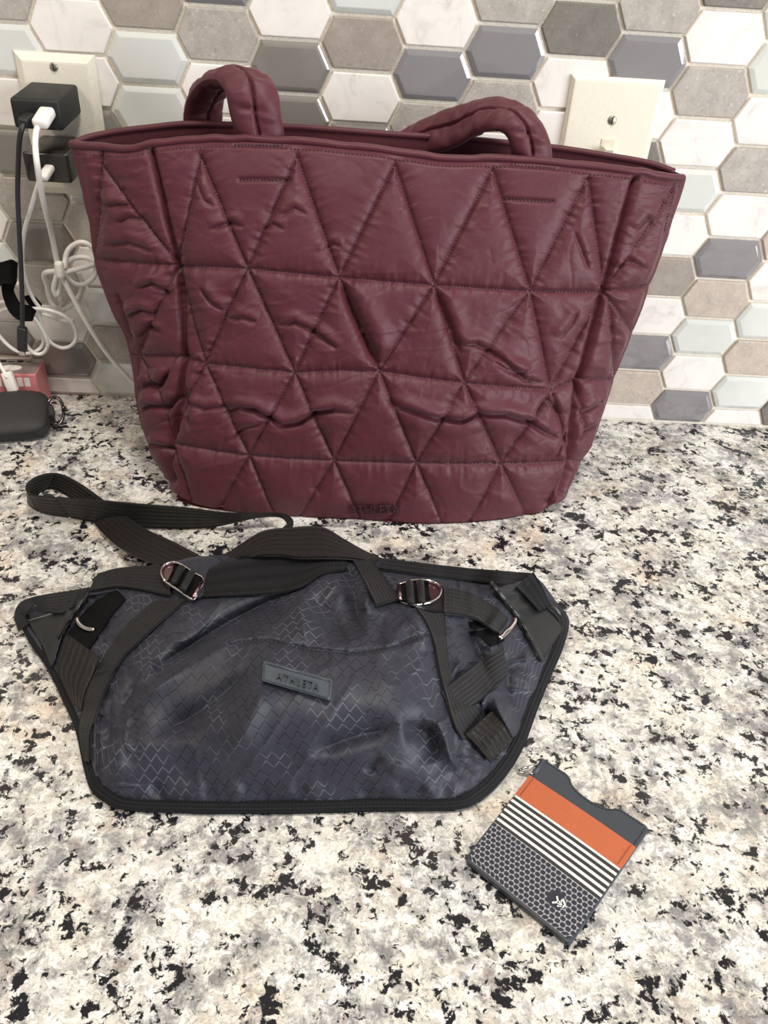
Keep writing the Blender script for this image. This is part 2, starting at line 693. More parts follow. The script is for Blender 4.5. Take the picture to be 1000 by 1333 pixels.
def clip_low(poly, z0):
    out = []
    for i in range(len(poly)):
        a, b = poly[i], poly[(i + 1) % len(poly)]
        if a[1] >= z0:
            out.append(a)
        if (a[1] >= z0) != (b[1] >= z0):
            t = (z0 - a[1]) / (b[1] - a[1])
            out.append((a[0] + (b[0] - a[0]) * t, z0))
    return out


def inset(poly, k):
    P = np.array(poly)
    n = len(P)
    out = []
    for i in range(n):
        a, b, c = P[i - 1], P[i], P[(i + 1) % n]
        d1, d2 = (b - a) / np.linalg.norm(b - a), (c - b) / np.linalg.norm(c - b)
        n1, n2 = np.array([-d1[1], d1[0]]), np.array([-d2[1], d2[0]])
        q = (n1 + n2) / (1 + n1 @ n2)
        out.append(tuple(b + q * k))
    return out


def tile_mesh(outline, kind):
    """outline counter-clockwise seen from the room, in x, z; front faces -y"""
    g = inset(outline, .0015)
    if kind in 'GPK':
        rings = [(g, .004), (g, .0002), (inset(g, .0004), -.0003), (inset(g, .0034 if kind != 'K' else .0022), -.0016 if kind != 'K' else -.0012), (inset(g, .0042), -.0018)]
    else:
        rings = [(g, .004), (g, .0001), (inset(g, .0005), -.0006), (inset(g, .0011), -.0008)]
    V, Fs = [], []
    n = len(outline)
    for P, y in rings:
        V += [(x, y, z) for x, z in P]
    for r in range(len(rings) - 1):
        for i in range(n):
            j = (i + 1) % n
            Fs.append((r * n + i, r * n + j, (r + 1) * n + j, (r + 1) * n + i))
    Fs.append(tuple((len(rings) - 1) * n + i for i in range(n)))
    me = bpy.data.meshes.new('tile')
    me.from_pydata(V, [], Fs)
    return me


HEX = [(-BF, 0), (-AF, -U / 2), (AF, -U / 2), (BF, 0), (AF, U / 2), (-AF, U / 2)]
cache = {}
for c in range(-10, 14):
    for z in range(7, -18, -1):
        if (c + z) % 2:
            continue
        x0, z0 = c * CX, ZC + z * U / 2
        kind = KNOWN.get(c, {}).get(z) or random.choice('WWSPGKTB')
        if z0 + U / 2 < .006:
            continue
        cut = z0 - U / 2 < .003
        key = kind if not cut else (kind, c, z)
        if key not in cache:
            o_ = HEX if not cut else clip_low(HEX, .0022 - z0)
            cache[key] = tile_mesh(o_, kind)
            cache[key].materials.append(TM[kind])
        t = bpy.data.objects.new('tile', cache[key])
        COL.objects.link(t)
        t.parent = wall
        t.location = (x0, random.uniform(-.0002, .0002), z0)
        t.rotation_euler = (random.uniform(-.004, .004), 0, random.uniform(-.004, .004))

# ------------------------------------------------------------------ counter
ct = rounded_box('countertop', -1.0, 1.2, -.66, .05, -.032, 0, .004, GRAN, None, 3, origin=np.zeros(3))
tag(ct, 'speckled cream, grey and black polished granite worktop under the bags', 'countertop')
ct['kind'] = 'structure'
cb = rounded_box('trim_1', -1.0, 1.2, -.60, .0, -.5, -.0325, 0, IVORY, None, origin=np.zeros(3))
cb['kind'] = 'structure'


# ------------------------------------------------------------------ wall plates
def plate(name, x0, x1, z0, z1, bev, label, cat):
    root = empty(name, ((x0 + x1) / 2, -.001, z0), label, cat)
    V, Fs = [], []
    ring = lambda k, y: [(x0 + k, y, z0 + k), (x1 - k, y, z0 + k), (x1 - k, y, z1 - k), (x0 + k, y, z1 - k)]
    rs = [ring(0, -.001), ring(0, -.0028), ring(.0008, -.0036), ring(bev, -.0062), ring(bev + .0015, -.0064)]
    for r in rs:
        V += r
    for r in range(len(rs) - 1):
        for i in range(4):
            j = (i + 1) % 4
            Fs.append((r * 4 + i, r * 4 + j, r * 4 + 4 + j, r * 4 + 4 + i))
    k = (len(rs) - 1) * 4
    Fs.append((k, k + 1, k + 2, k + 3))
    obj('cover_plate', V, Fs, IVORY, root, smooth=False)
    return root


def screw(root, x, z, y=-.0064, r=.0034, ang=.2):
    V, Fs = [], []
    n = 20
    for rr, yy in ((r, y), (r, y - .0005), (r * .75, y - .0012), (0.0001, y - .0014)):
        V += [(x + rr * math.cos(2 * math.pi * i / n), yy, z + rr * math.sin(2 * math.pi * i / n)) for i in range(n)]
    for q in range(3):
        for i in range(n):
            j = (i + 1) % n
            Fs.append((q * n + i, q * n + j, q * n + n + j, q * n + n + i))
    s = obj('screw', V, Fs, SCREW, root)
    ca, sa = math.cos(ang + math.pi / 2), math.sin(ang + math.pi / 2)
    q = [(-r * .85, -.0005), (r * .85, -.0005), (r * .85, .0005), (-r * .85, .0005)]
    V, Fs = prism_vf(q, lambda a, b, h: (x + a * ca - b * sa, y - h, z + a * sa + b * ca), .0013, .0016)
    obj('screw_slot', V, Fs, SLOT, s, smooth=False)


pl = plate('outlet_cover', -.2297, -.1628, .2115, .3255, .0062, 'ivory outlet cover on the tiled wall behind two black chargers', 'outlet')
screw(pl, -.1968, .3155)
for zc in (.288, .249):
    n = 24
    ol = [(.0165 * math.copysign(abs(math.cos(a)) ** .7, math.cos(a)), .0142 * math.copysign(abs(math.sin(a)) ** .8, math.sin(a))) for a in np.linspace(0, 2 * math.pi, n, endpoint=False)]
    V, Fs = prism_vf(ol, lambda a, b, h: (-.1963 + a, -.0064 - h, zc + b), 0, .0012)
    rc = obj('receptacle', V, Fs, IVORY_D, pl, smooth=False)
    for sx in (-.006, .006):
        V, Fs = prism_vf([(-.0009, -.004), (.0009, -.004), (.0009, .004), (-.0009, .004)], lambda a, b, h: (-.1963 + sx + a, -.0076 - h, zc + .003 + b), 0, .0002)
        obj('slot', V, Fs, SLOT, rc, smooth=False)

pr = plate('switch_cover', .2372, .3172, .209, .333, .0028, 'wide ivory light switch cover on the wall behind the tote', 'switch')
screw(pr, .2779, .3005, r=.0038, ang=0)
V, Fs = prism_vf([(-.0055, -.013), (.0055, -.013), (.0055, .013), (-.0055, .013)], lambda a, b, h: (.2779 + a, -.0064 - h, .272 + b), 0, .0008)
sf = obj('switch_frame', V, Fs, IVORY_D, pr, smooth=False)
V, Fs = prism_vf([(-.004, 0), (.004, 0), (.0032, .012), (-.0032, .012)], lambda a, b, h: (.2779 + a, -.0072 - h - b * .5 * (h > 0), .270 + b * .75), 0, .006)
obj('toggle', V, Fs, IVORY, pr, smooth=False)
screw(pr, .2779, .240, r=.0038, ang=0)


# ------------------------------------------------------------------ chargers and cables
def charger(name, x0, x1, y0, z0, z1, mat, label, taper_back, ports):
    root = empty(name, ((x0 + x1) / 2, -.0078, (z0 + z1) / 2), label, 'charger', 'wall chargers in the outlet')

    def tp(v):
        if v.co.y > -.03:
            v.co.z += taper_back
    o = rounded_box('body', x0, x1, y0, -.0078, z0, z1, .0028, mat, root, 3, taper=tp)
    smooth_angle(o, 30)
    for px_, pz_ in ports:
        V, Fs = prism_vf([(-.0045, -.0018), (.0045, -.0018), (.0045, .0018), (-.0045, .0018)], lambda a, b, h: (px_ + a, y0 - h, pz_ + b), -.001, .0002)
        obj('port', V, Fs, SLOT, root, smooth=False)
    return root


charger('wall_charger', -.2182, -.1788, -.06, .2775, .3005, BLACKP, 'matte black block charger in the upper outlet with two cables plugged in', .0035,
        ((-.2095, .2865), (-.195, .2865)))
charger('wall_charger', -.217, -.179, -.06, .2365, .2605, BLACKG, 'glossy smoky black charger in the lower outlet with one white cable', .002, ((-.198, .250),))


def cable(name, parts, mat, r, label, cat='cable'):
    """parts: list of lists of (px, py, depth y)"""
    root = empty(name, at_y(np.array(parts[0][0][:2]), parts[0][0][2]), label, cat)
    for k, P in enumerate(parts):
        P = np.array(P, float)
        tube('wire' if k == 0 else 'wire_loop', at_y(P[:, :2], P[:, 2]), r, mat, root, 10, 7)
    return root


def oriented_box(name, a, b, w, h, bev, mat, root, up=(0, -1, 0)):
    """a rounded block from point a to point b"""
    a, b = np.array(a), np.array(b)
    d = b - a
    L = np.linalg.norm(d)
    d = d / L
    x = np.cross(d, up)
    x /= np.linalg.norm(x)
    y = np.cross(x, d)
    M = Matrix(((x[0], d[0], y[0], a[0]), (x[1], d[1], y[1], a[1]), (x[2], d[2], y[2], a[2]), (0, 0, 0, 1)))
    o = rounded_box(name, -w / 2, w / 2, 0, L, -h / 2, h / 2, bev, mat, root, 3, M=M)
    return smooth_angle(o, 35)


cb_ = cable('usb_cable', [[(37, 160, -.066), (30, 164, -.074), (26, 178, -.076), (24, 205, -.072), (23, 250, -.066), (25, 300, -.066), (27.5, 350, -.066), (29, 400, -.064), (29, 430, -.062)]],
            CABLEB, .0021, 'thin black cable hanging from the upper charger with a metal tip')
oriented_box('plug', at_y((42, 151), -.0605), at_y((29.5, 162), -.073), .0095, .0075, .002, CABLEB, cb_, up=(0, 0, 1))
oriented_box('connector', at_y((29, 426), -.062), at_y((29, 456), -.060), .0085, .0065, .0015, CABLEB, cb_)
oriented_box('metal_tip', at_y((29, 456), -.060), at_y((29, 463), -.060), .0062, .003, .001, CHROME, cb_)

ca = cable('usb_cable', [[(52, 158, -.076), (47, 172, -.08), (46, 190, -.086), (48.5, 215, -.090), (55, 255, -.074), (66, 300, -.05), (73, 335, -.042), (77, 353, -.04), (92, 382, -.038), (113, 420, -.036), (137, 457, -.032), (160, 484, -.028), (190, 515, -.022)],
                         [(84, 350, -.034), (86, 332, -.028), (93, 321, -.024), (105, 315.5, -.02), (116, 319, -.018), (126, 330, -.016)],
                         [(80, 354, -.03), (86, 342, -.026), (98, 335.5, -.022), (112, 335.5, -.02), (122, 341, -.02), (125, 351, -.02), (121, 362, -.022), (110, 370, -.024), (98, 370, -.028), (88, 362, -.032), (82, 353, -.036)],
                         [(80, 356, -.034), (95, 352, -.03), (110, 348, -.026), (123, 344, -.022)],
                         [(78, 352, -.036), (69, 353, -.034), (60, 354.5, -.03), (57.5, 360, -.026), (61, 372, -.022), (64, 388, -.02), (69, 397, -.02), (78, 402, -.02), (88, 400, -.018), (99, 391, -.016), (106, 378, -.015), (107, 366, -.015), (102, 353, -.018)],
                         [(76, 350, -.042), (73, 362, -.042), (70, 376, -.04), (74, 384, -.038), (78, 372, -.038), (77, 356, -.04)],
                         [(79, 356, -.038), (78, 380, -.030), (81, 396, -.016), (83, 404, -.010)]],
           CABLEW, .0024, 'thick white cable knotted below the outlet and running behind the tote')
oriented_box('plug', at_y((63, 144), -.0605), at_y((51, 163), -.08), .0125, .0085, .0028, CABLEW, ca, up=(0, 0, 1))
oriented_box('knot_wrap', at_y((76, 340), -.043), at_y((80, 362), -.043), .008, .008, .003, CABLEW, ca)

cw = cable('charging_cable', [[(60, 227, -.063), (53, 232, -.074), (47, 248, -.072), (40, 272, -.062), (32, 300, -.05), (29, 330, -.04), (31, 355, -.034), (38, 378, -.03), (46, 393, -.03), (54, 403, -.03)],
                              [(40, 402, -.036), (52, 402, -.036), (68, 405, -.034), (84, 412, -.03), (96, 424, -.026), (99.5, 438, -.024), (95, 448, -.024), (84, 453, -.024), (72, 450, -.026), (62, 441, -.028), (56, 428, -.03), (52, 414, -.032), (46, 402, -.034)],
                              [(38, 408, -.038), (46, 416, -.038), (54, 428, -.036), (60, 440, -.034), (62, 450, -.032), (57, 459, -.03), (48, 461, -.03), (40, 456, -.03), (34, 448, -.03)],
                              [(-14, 425, -.03), (-2, 436, -.03), (8, 447, -.03), (20, 456, -.03), (34, 460, -.028), (47, 457, -.026), (55, 450, -.026), (57, 440, -.026), (54, 428, -.028), (46, 412, -.032)],
                              [(36, 404, -.03), (60, 410, -.026), (80, 417, -.022), (96, 418, -.022)],
                              [(-14, 412, -.03), (0, 405, -.032), (14, 401, -.034), (30, 402, -.036)],
                              [(-10, 396, -.026), (6, 393, -.03), (20, 396, -.034), (34, 404, -.036)],
                              [(31, 355, -.034), (26, 372, -.03), (20, 362, -.026), (16, 345, -.022)],
                              [(-16, 425, -.032), (-12, 450, -.036), (-4, 468, -.04), (3, 480, -.045), (10, 492, -.05)]],
           CABLEW, .0018, 'thin white cable from the lower charger bundled by a black strap')
oriented_box('plug', at_y((66, 217), -.0605), at_y((55, 233), -.076), .0085, .006, .0022, CABLEW, cw, up=(0, 0, 1))
oriented_box('connector', at_y((8, 484), -.046), at_y((18, 510), -.050), .0105, .007, .002, CABLEW, cw)


def rib_y(name, secs, thick, mat, parent, **k):
    s = np.array(secs, float)
    return ribbon(name, at_y(s[:, 0:2], s[:, 2]), at_y(s[:, 3:5], s[:, 5]), thick, mat, parent, **k)


vs = empty('cable_tie', at_y(np.array([25., 400.]), -.04), 'black fabric strap curled round the bundled white cable by the outlet', 'cable tie')
rib_y('strap', [(-12, 343, -.045, -8, 378, -.045), (2, 341, -.052, 4, 370, -.052), (14, 338, -.058, 14, 368, -.056), (22, 342, -.054, 21, 364, -.052), (19, 348, -.046, 18, 366, -.046),
                (6, 354, -.044, 22, 366, -.044), (2, 372, -.045, 18, 378, -.045), (6, 392, -.046, 24, 392, -.046), (14, 408, -.048, 30, 400, -.047), (26, 417, -.048, 37, 402, -.047), (40, 418, -.046, 42, 398, -.044)],
      .0016, BLACKF, vs, n=7, nc=5)
rib_y('strap_end', [(30, 386, -.03, 42, 404, -.028), (40, 384, -.026, 52, 400, -.024), (46, 387, -.022, 54, 396, -.02)], .0016, BLACKF, vs, n=5, nc=4)
rib_y('strap_end', [(28, 396, -.047, 28, 414, -.047), (38, 398, -.049, 38, 417, -.048), (47, 404, -.046, 42, 418, -.046)], .0016, BLACKF, vs, n=5, nc=4)

# small carton by the wall
q = at_y(np.array([[46., 488.], [8., 493.], [48., 500.]]), -.041)
bx1, bz = q[0][0], q[0][2]
carton = empty('small_carton', (bx1 - .03, -.022, 0), 'small grey and pink printed carton behind the black case', 'box')
PINK = plain('pink_card', (206, 128, 132), .5)
GREYC = plain('grey_card', (128, 118, 116), .5)
WHITEC = plain('white_card', (232, 222, 216), .5)
YEL = plain('yellow_print', (232, 186, 60), .5)
Mx = Matrix.Translation((bx1, -.041, 0)) @ Matrix.Rotation(math.radians(5), 4, 'Z')
rounded_box('box', -.062, 0, 0, .035, 0, bz, .0006, PINK, carton, 1, M=Mx)


def card(x0, x1, y0, y1, name, mat, top=True):
    if top:
        Q = [(x0, y0, bz), (x1, y0, bz), (x1, y1, bz), (x0, y1, bz)]
        o = (0, 0, .0003)
    else:
        Q = [(x0, 0, y0), (x1, 0, y0), (x1, 0, y1), (x0, 0, y1)]
        o = (0, -.0003, 0)
    V = [tuple(Mx @ Vector(p)) for p in Q] + [tuple(Mx @ (Vector(p) + Vector(o))) for p in Q]
    obj(name, V, [(0, 1, 2, 3), (4, 5, 6, 7), (0, 1, 5, 4), (1, 2, 6, 5), (2, 3, 7, 6), (3, 0, 4, 7)], mat, carton, smooth=False)


card(-.061, -.001, .003, .0345, 'top_label', GREYC)
for k in range(5):
    card(-.05 + k * .0085, -.044 + k * .0085, .027, .0288 + .0018 * (k % 2), 'print_mark', WHITEC)
ov = [(-.027 + .0105 * math.cos(a), .014 + .0058 * math.sin(a)) for a in np.linspace(0, 2 * math.pi, 24, endpoint=False)]
V, Fs = prism_vf(ov, lambda a, b, h: tuple(Mx @ Vector((a, b, bz + h))), .0003, .0006)
obj('oval_mark', V, Fs, WHITEC, carton, smooth=False)
for k, mt in enumerate((WHITEC, WHITEC, WHITEC, YEL, WHITEC, WHITEC)):
    card(-.046 + k * .0068, -.0408 + k * .0068, bz - .013, bz - .0035, 'print_block', mt, False)

# earbud case
ec = empty('earbud_case', (-.28, -.05, 0), 'black soft rubber earbud case with a ring clip beside the small carton', 'case')
Mc = Matrix.Translation((-.2768, -.0735, .0060)) @ Matrix.Rotation(math.radians(14), 4, 'Z') @ Matrix.Rotation(math.radians(21), 4, 'X')


def superbox(name, hx, hy, z0, z1, mat, parent, e=5.0, M=None, nu=48, nv=20, ez=3.0):
    V, Fs = [], []
    for i in range(nv + 1):
        ph = -math.pi / 2 + math.pi * i / nv
        cz, sz = abs(math.cos(ph)) ** (2 / ez), math.copysign(abs(math.sin(ph)) ** (2 / ez), math.sin(ph))
        for k in range(nu):
            t = 2 * math.pi * k / nu
            x = math.copysign(abs(math.cos(t)) ** (2 / e), math.cos(t)) * hx * cz
            y = math.copysign(abs(math.sin(t)) ** (2 / e), math.sin(t)) * hy * cz
            V.append(tuple(M @ Vector((x, y, (z0 + z1) / 2 + sz * (z1 - z0) / 2))))
    for i in range(nv):
        for k in range(nu):
            b = (k + 1) % nu
            Fs.append((i * nu + k, i * nu + b, (i + 1) * nu + b, (i + 1) * nu + k))
    return obj(name, V, Fs, mat, parent)


RUB = plain('black_silicone', (47, 45, 45), .6, .35, var=.03)
superbox('body', .041, .028, 0, .0235, RUB, ec, 4.2, Mc)
V, Fs = tube_vf([tuple(Mc @ Vector((.0405 * math.copysign(abs(math.cos(a)) ** .48, math.cos(a)) * .985, .028 * math.copysign(abs(math.sin(a)) ** .48, math.sin(a)) * .985, .0185))) for a in np.linspace(math.pi, 2 * math.pi, 40)], .0006, 6, 0, 0)
obj('lid_seam', V, Fs, BLACKP, ec)
V, Fs = prism_vf([(-.028, -.0008), (-.026, -.0008), (-.026, .0008), (-.028, .0008)], lambda a, b, h: tuple(Mc @ Vector((a, -.0275 - h, .012 + b))), 0, .0012)
obj('hinge_lug', [tuple(Mc @ Vector((.0385 + dx, dy, dz))) for dx in (0, .006) for dy in (-.006, .006) for dz in (.006, .016)],
    [(0, 1, 3, 2), (4, 6, 7, 5), (0, 4, 5, 1), (2, 3, 7, 6), (0, 2, 6, 4), (1, 5, 7, 3)], RUB, ec, smooth=False)
obj('status_light', [tuple(Mc @ Vector((-.026 + dx, -.0268 + dy, dz))) for dx in (0, .0018) for dy in (-.0022, 0) for dz in (.0098, .0116)],
    [(0, 1, 3, 2), (4, 6, 7, 5), (0, 4, 5, 1), (2, 3, 7, 6), (0, 2, 6, 4), (1, 5, 7, 3)], WHITEC, ec, smooth=False)
tube('ring_clip', [tuple(Mc @ Vector((.0455 + .008 * math.cos(a), .002 + .015 * math.sin(a), .012 + .004 * math.sin(a)))) for a in np.linspace(0, 2 * math.pi, 29)], .0016, plain('dark_ring_metal', (84, 78, 76), .2, .5, metal=1, var=.02), ec, 8, 1)

# ------------------------------------------------------------------ quilted tote
tote = empty('tote_bag', (.085, -.10, 0), 'large burgundy quilted tote bag standing against the tiled wall', 'bag')
NT_, NF, NG = 300, 420, 70


def edge(pts, n):
    return resample(pts, n)


# front lip, bottom edge, side seams and silhouettes: pixel x, pixel y, depth
lip = edge([(196, 189, -.121), (250, 184, -.1215), (304, 183, -.122), (345, 184, -.1225), (400, 187, -.123), (450, 192, -.124), (500, 197, -.125), (535, 203, -.1255), (580, 209, -.125), (640, 209, -.1235), (700, 212, -.122), (765, 218, -.121), (830, 225, -.119)], NF)
bp = np.array([(232, 640), (252, 652), (285, 660), (340, 667), (400, 671), (470, 675), (540, 679), (600, 679), (660, 673), (700, 666), (722, 655)], float)
by = at_z(bp, np.full(len(bp), .002))[:, 1]
by[0] = -.178; by[1] = -.186; by[-1] = -.176
bot = edge(np.c_[bp, by], NF)
seamL = edge([(196, 189, -.121), (208, 240, -.129), (221, 300, -.137), (230, 345, -.143), (237, 400, -.149), (240, 465, -.157), (235, 530, -.165), (222, 580, -.171), (219, 606, -.174), (232, 640, -.178)], NT_)
seamR = edge([(830, 225, -.119), (816, 262, -.124), (798, 330, -.132), (787, 380, -.138), (770, 436, -.145), (754, 494, -.152), (746, 540, -.158), (743, 580, -.163), (740, 612, -.168), (722, 655, -.176)], NT_)
silL = edge([(93, 190, -.100), (104, 232, -.104), (117, 290, -.109), (122, 335, -.113), (134, 372, -.117), (148, 408, -.120), (164, 440, -.123), (173, 480, -.128), (178, 520, -.134), (186, 555, -.140), (201, 592, -.150), (222, 630, -.166)], NT_)
silR = edge([(893, 233, -.098), (879, 275, -.103), (862, 325, -.108), (846, 370, -.112), (828, 420, -.116), (806, 475, -.120), (787, 528, -.128), (772, 572, -.138), (752, 610, -.150), (735, 645, -.168)], NT_)
lipL = edge([(93, 190, -.100), (112, 192, -.104), (135, 193, -.109), (158, 196, -.114), (178, 194, -.118), (196, 189, -.121)], NG)
lipR = edge([(830, 225, -.119), (850, 229, -.114), (872, 233, -.107), (893, 233, -.098)], NG)
botL = edge([(222, 630, -.166), (226, 636, -.172), (232, 640, -.178)], NG)
botR = edge([(722, 655, -.176), (730, 651, -.172), (735, 645, -.168)], NG)


def coons(top, bottom, left, right):
    nr, nc = len(left), len(top)
    u = np.linspace(0, 1, nc)[None, :, None]
    v = np.linspace(0, 1, nr)[:, None, None]
    return ((1 - v) * top[None] + v * bottom[None] + (1 - u) * left[:, None] + u * right[:, None]
            - ((1 - u) * (1 - v) * top[0] + u * (1 - v) * top[-1] + (1 - u) * v * bottom[0] + u * v * bottom[-1]))


gF = coons(lip, bot, seamL, seamR)
gL = coons(lipL, botL, silL, seamL)
gR = coons(lipR, botR, seamR, silR)

# stitch lines, traced (pixels)
ST = []
Hs = [[(122, 337), (232, 346), (323, 349), (442, 361), (565, 371), (690, 379), (787, 380), (846, 371)],
      [(173, 461), (182, 462), (238, 465), (268, 473), (384, 485), (440, 482), (494, 483), (548, 491), (604, 498), (716, 507), (753, 495), (803, 493)],
      [(222, 576), (280, 586), (325, 592), (380, 596), (435, 599), (542, 602), (652, 603), (743, 601), (758, 599)]]
T0 = [(262, 204), (387, 204), (514, 214), (641, 221), (765, 232)]
A1 = [(231, 345), (323, 349), (442, 361), (565, 371), (690, 379), (787, 380)]
A2 = [(268, 473), (384, 485), (494, 483), (604, 498), (716, 507)]
A3 = [(222, 576), (325, 592), (435, 599), (542, 602), (652, 603), (743, 601)]
for h in Hs:
    ST += list(zip(h[:-1], h[1:]))
HS_N = len(ST)
for k, t in enumerate(T0):
    ST += [(t, A1[k]), (t, A1[k + 1])]
for k, t in enumerate(A2):
    ST += [(A1[k], t), (A1[k + 1], t), (t, A3[k]), (t, A3[k + 1])]
B4 = [((325, 592), (288, 660)), ((325, 592), (356, 668)), ((435, 599), (392, 671)), ((435, 599), (468, 674)), ((542, 602), (506, 677)), ((542, 602), (574, 678)), ((652, 603), (612, 678)), ((652, 603), (684, 669)), ((743, 601), (712, 655)), ((222, 576), (250, 650))]
ST += B4
ST += [((134, 196), (134, 214)), ((134, 214), (231, 345)), ((133, 212), (129, 285)), ((129, 285), (123, 335)),
       ((878, 240), (874, 252)), ((874, 252), (836, 308)), ((836, 308), (787, 380)), ((876, 250), (866, 300)),
       ((231, 345), (206, 402)), ((206, 402), (182, 462)), ((182, 462), (219, 525)), ((219, 525), (222, 576)), ((155, 385), (172, 440)), ((181, 465), (182, 505)),
       ((794, 392), (800, 490)), ((752, 495), (760, 560)), ((787, 380), (822, 430))]
ST = [(np.array(a, float), np.array(b, float)) for a, b in ST]
SEAMS = [seamL[::12, :2], seamR[::12, :2]]

# pressed-in creases of the slack cloth: polyline, depth (m), width (px); lit lip on the upper side
CREASE = [
    ([(292, 538), (312, 529), (332, 531), (348, 541), (368, 552), (392, 548), (412, 536), (436, 531), (462, 537)], .0055, 8),
    ([(500, 520), (518, 529), (545, 536), (572, 545), (600, 546), (622, 539), (656, 538), (684, 547), (706, 561), (726, 570)], .0060, 8),
    ([(364, 424), (384, 419), (404, 429), (424, 442), (440, 454)], .0035, 7),
    ([(588, 448), (618, 447), (650, 466), (682, 494), (708, 498)], .0035, 8),
    ([(298, 415), (318, 413), (336, 419)], .0028, 7),
    ([(446, 372), (462, 410), (478, 446), (492, 476)], .0060, 16),
    ([(568, 380), (584, 420), (598, 460)], .0032, 10),
    ([(300, 575), (318, 556), (346, 548)], .0025, 7),
    ([(262, 372), (276, 392), (292, 404)], .0030, 7),
    ([(246, 522), (268, 530), (300, 528)], .0030, 7),
    ([(276, 300), (300, 290), (320, 296)], .0022, 7),
    ([(418, 330), (432, 318), (446, 322)], .0015, 6),
    ([(366, 282), (384, 272), (400, 280)], .0018, 7),
    ([(640, 470), (668, 486), (690, 480)], .0026, 8),
    ([(690, 545), (712, 520), (728, 540)], .0036, 8),
    ([(724, 440), (742, 420), (752, 400)], .0024, 7),
    ([(744, 300), (756, 330), (764, 352)], .0018, 7),
    ([(720, 596), (736, 570), (744, 540)], .0030, 8),
    ([(136, 268), (156, 266), (178, 270)], .0026, 7),
    ([(156, 290), (170, 282), (186, 286)], .0026, 7),
    ([(138, 320), (170, 316), (206, 330)], .0026, 9),
    ([(180, 375), (200, 368), (222, 384)], .0036, 7),
    ([(168, 412), (186, 402), (204, 408)], .0036, 7),
    ([(180, 440), (196, 424), (214, 432)], .0030, 6),
    ([(184, 508), (196, 500), (212, 502), (224, 480)], .0050, 8),
    ([(186, 535), (200, 527), (222, 530), (236, 515)], .0050, 8),
    ([(196, 575), (214, 582), (224, 590)], .0035, 7),
    ([(240, 490), (248, 540), (250, 560)], .0040, 8),
    ([(826, 300), (840, 284), (850, 290)], .0024, 7),
    ([(800, 350), (820, 340), (838, 350)], .0024, 7),
    ([(756, 540), (768, 530), (780, 520)], .0035, 7),
    ([(750, 575), (762, 560), (778, 548)], .0035, 7),
    ([(340, 300), (356, 292), (372, 300)], .0018, 6),
    ([(256, 236), (268, 262), (280, 270)], .0016, 7),
]


PRESS = [((306, 191), (372, 193)), ((314, 235), (378, 235)), ((664, 216), (724, 221)), ((657, 260), (716, 263))]


def quilt(px):
    """relief of the padded cloth in metres at pixel-picked places"""
    P = px.reshape(-1, 2)
    n = len(P)
    best = np.full(n, 1e9)
    second = np.full(n, 1e9)
    puck = np.zeros(n)
    for k, (a, b) in enumerate(ST):
        d, s = seg_dist(P, a, b)
        kk = d < best
        second = np.minimum(second, np.where(kk, best, d))
        pk = vnoise(s / 5.5 + 13 * k, d / 26.0 + 7 * k, 3)
        puck = np.where(kk, pk, puck)
        best = np.where(kk, d, best)
    hemfade = np.clip((676 - P[:, 1]) / 30, .25, 1)
    z = hemfade * .0050 * (1 - np.exp(-best / 9.0)) - .0010 * np.exp(-(best / 2.0) ** 2)
    for a, b in PRESS:
        d, s = seg_dist(P, np.array(a, float), np.array(b, float))
        z -= .0022 * np.exp(-(d / 2.6) ** 2)
    z += .0013 * puck * np.exp(-best / 10.0) * (1 - np.exp(-best / 2.0))
    for sm in SEAMS:
        d, _, _ = poly_dist(P, sm)
        z -= .0062 * np.exp(-(d / 4.0) ** 2) + .0035 * np.exp(-d / 15)
    x, y = P[:, 0], P[:, 1]
    side = np.clip((np.abs(x - 505) - 215) / 90, 0, 1)
    amp = .35 + .65 * np.clip((y - 240) / 160, 0, 1) + .5 * side
    wx, wy = x + 5 * vnoise(x / 60, y / 60, 50), y + 5 * vnoise(x / 60, y / 60, 51)
    z += amp * .0005 * (np.clip(ridged(wx / 70, wy / 26, 21), 0, 1) ** 3)
    z -= amp * .0005 * (np.clip(ridged(wx / 55, wy / 34 + wx / 90, 22), 0, 1) ** 6)
    z += .0013 * fbm(x / 90, y / 70, 31, 3) + .0005 * fbm(x / 16, y / 11, 33, 3) * amp
    z += .0007 * side * fbm(x / 22, y / 9, 36, 3)
    for pts, dep, w in CREASE:
        pts = np.array(pts, float)
        lo, hi = pts.min(0) - 5 * w, pts.max(0) + 5 * w
        kk = (P[:, 0] > lo[0]) & (P[:, 0] < hi[0]) & (P[:, 1] > lo[1]) & (P[:, 1] < hi[1])
        if not kk.any():
            continue
        d, sg, al = poly_dist(P[kk], pts)
        fade = np.clip(np.minimum(al, 1 - al) * 5, 0, 1) ** .7
        sd = d * sg                                  # + below / right of the line
        v = -np.exp(-(sd / (w * .34)) ** 2) + .75 * np.exp(-((sd + w * 1.15) / (w * .95)) ** 2) + .25 * np.exp(-((sd - w * 1.5) / (w * 1.2)) ** 2)
        z[kk] += 1.1 * dep * fade * v
    return z.reshape(px.shape[:-1])


def quilt_panel(g, bulge, calm=None):
    px = g[..., :2]
    B = at_y(px, g[..., 2] - bulge)
    N = normals(B)
    N *= np.sign((N * (CAM - B)).sum(-1, keepdims=True))
    q = quilt(px)
    fade = np.clip(np.arange(g.shape[0]) / 8.0, 0, 1)[:, None]
    if calm is not None:
        q = q * calm
    return B + N * (q * (.15 + .85 * fade))[..., None], N, px


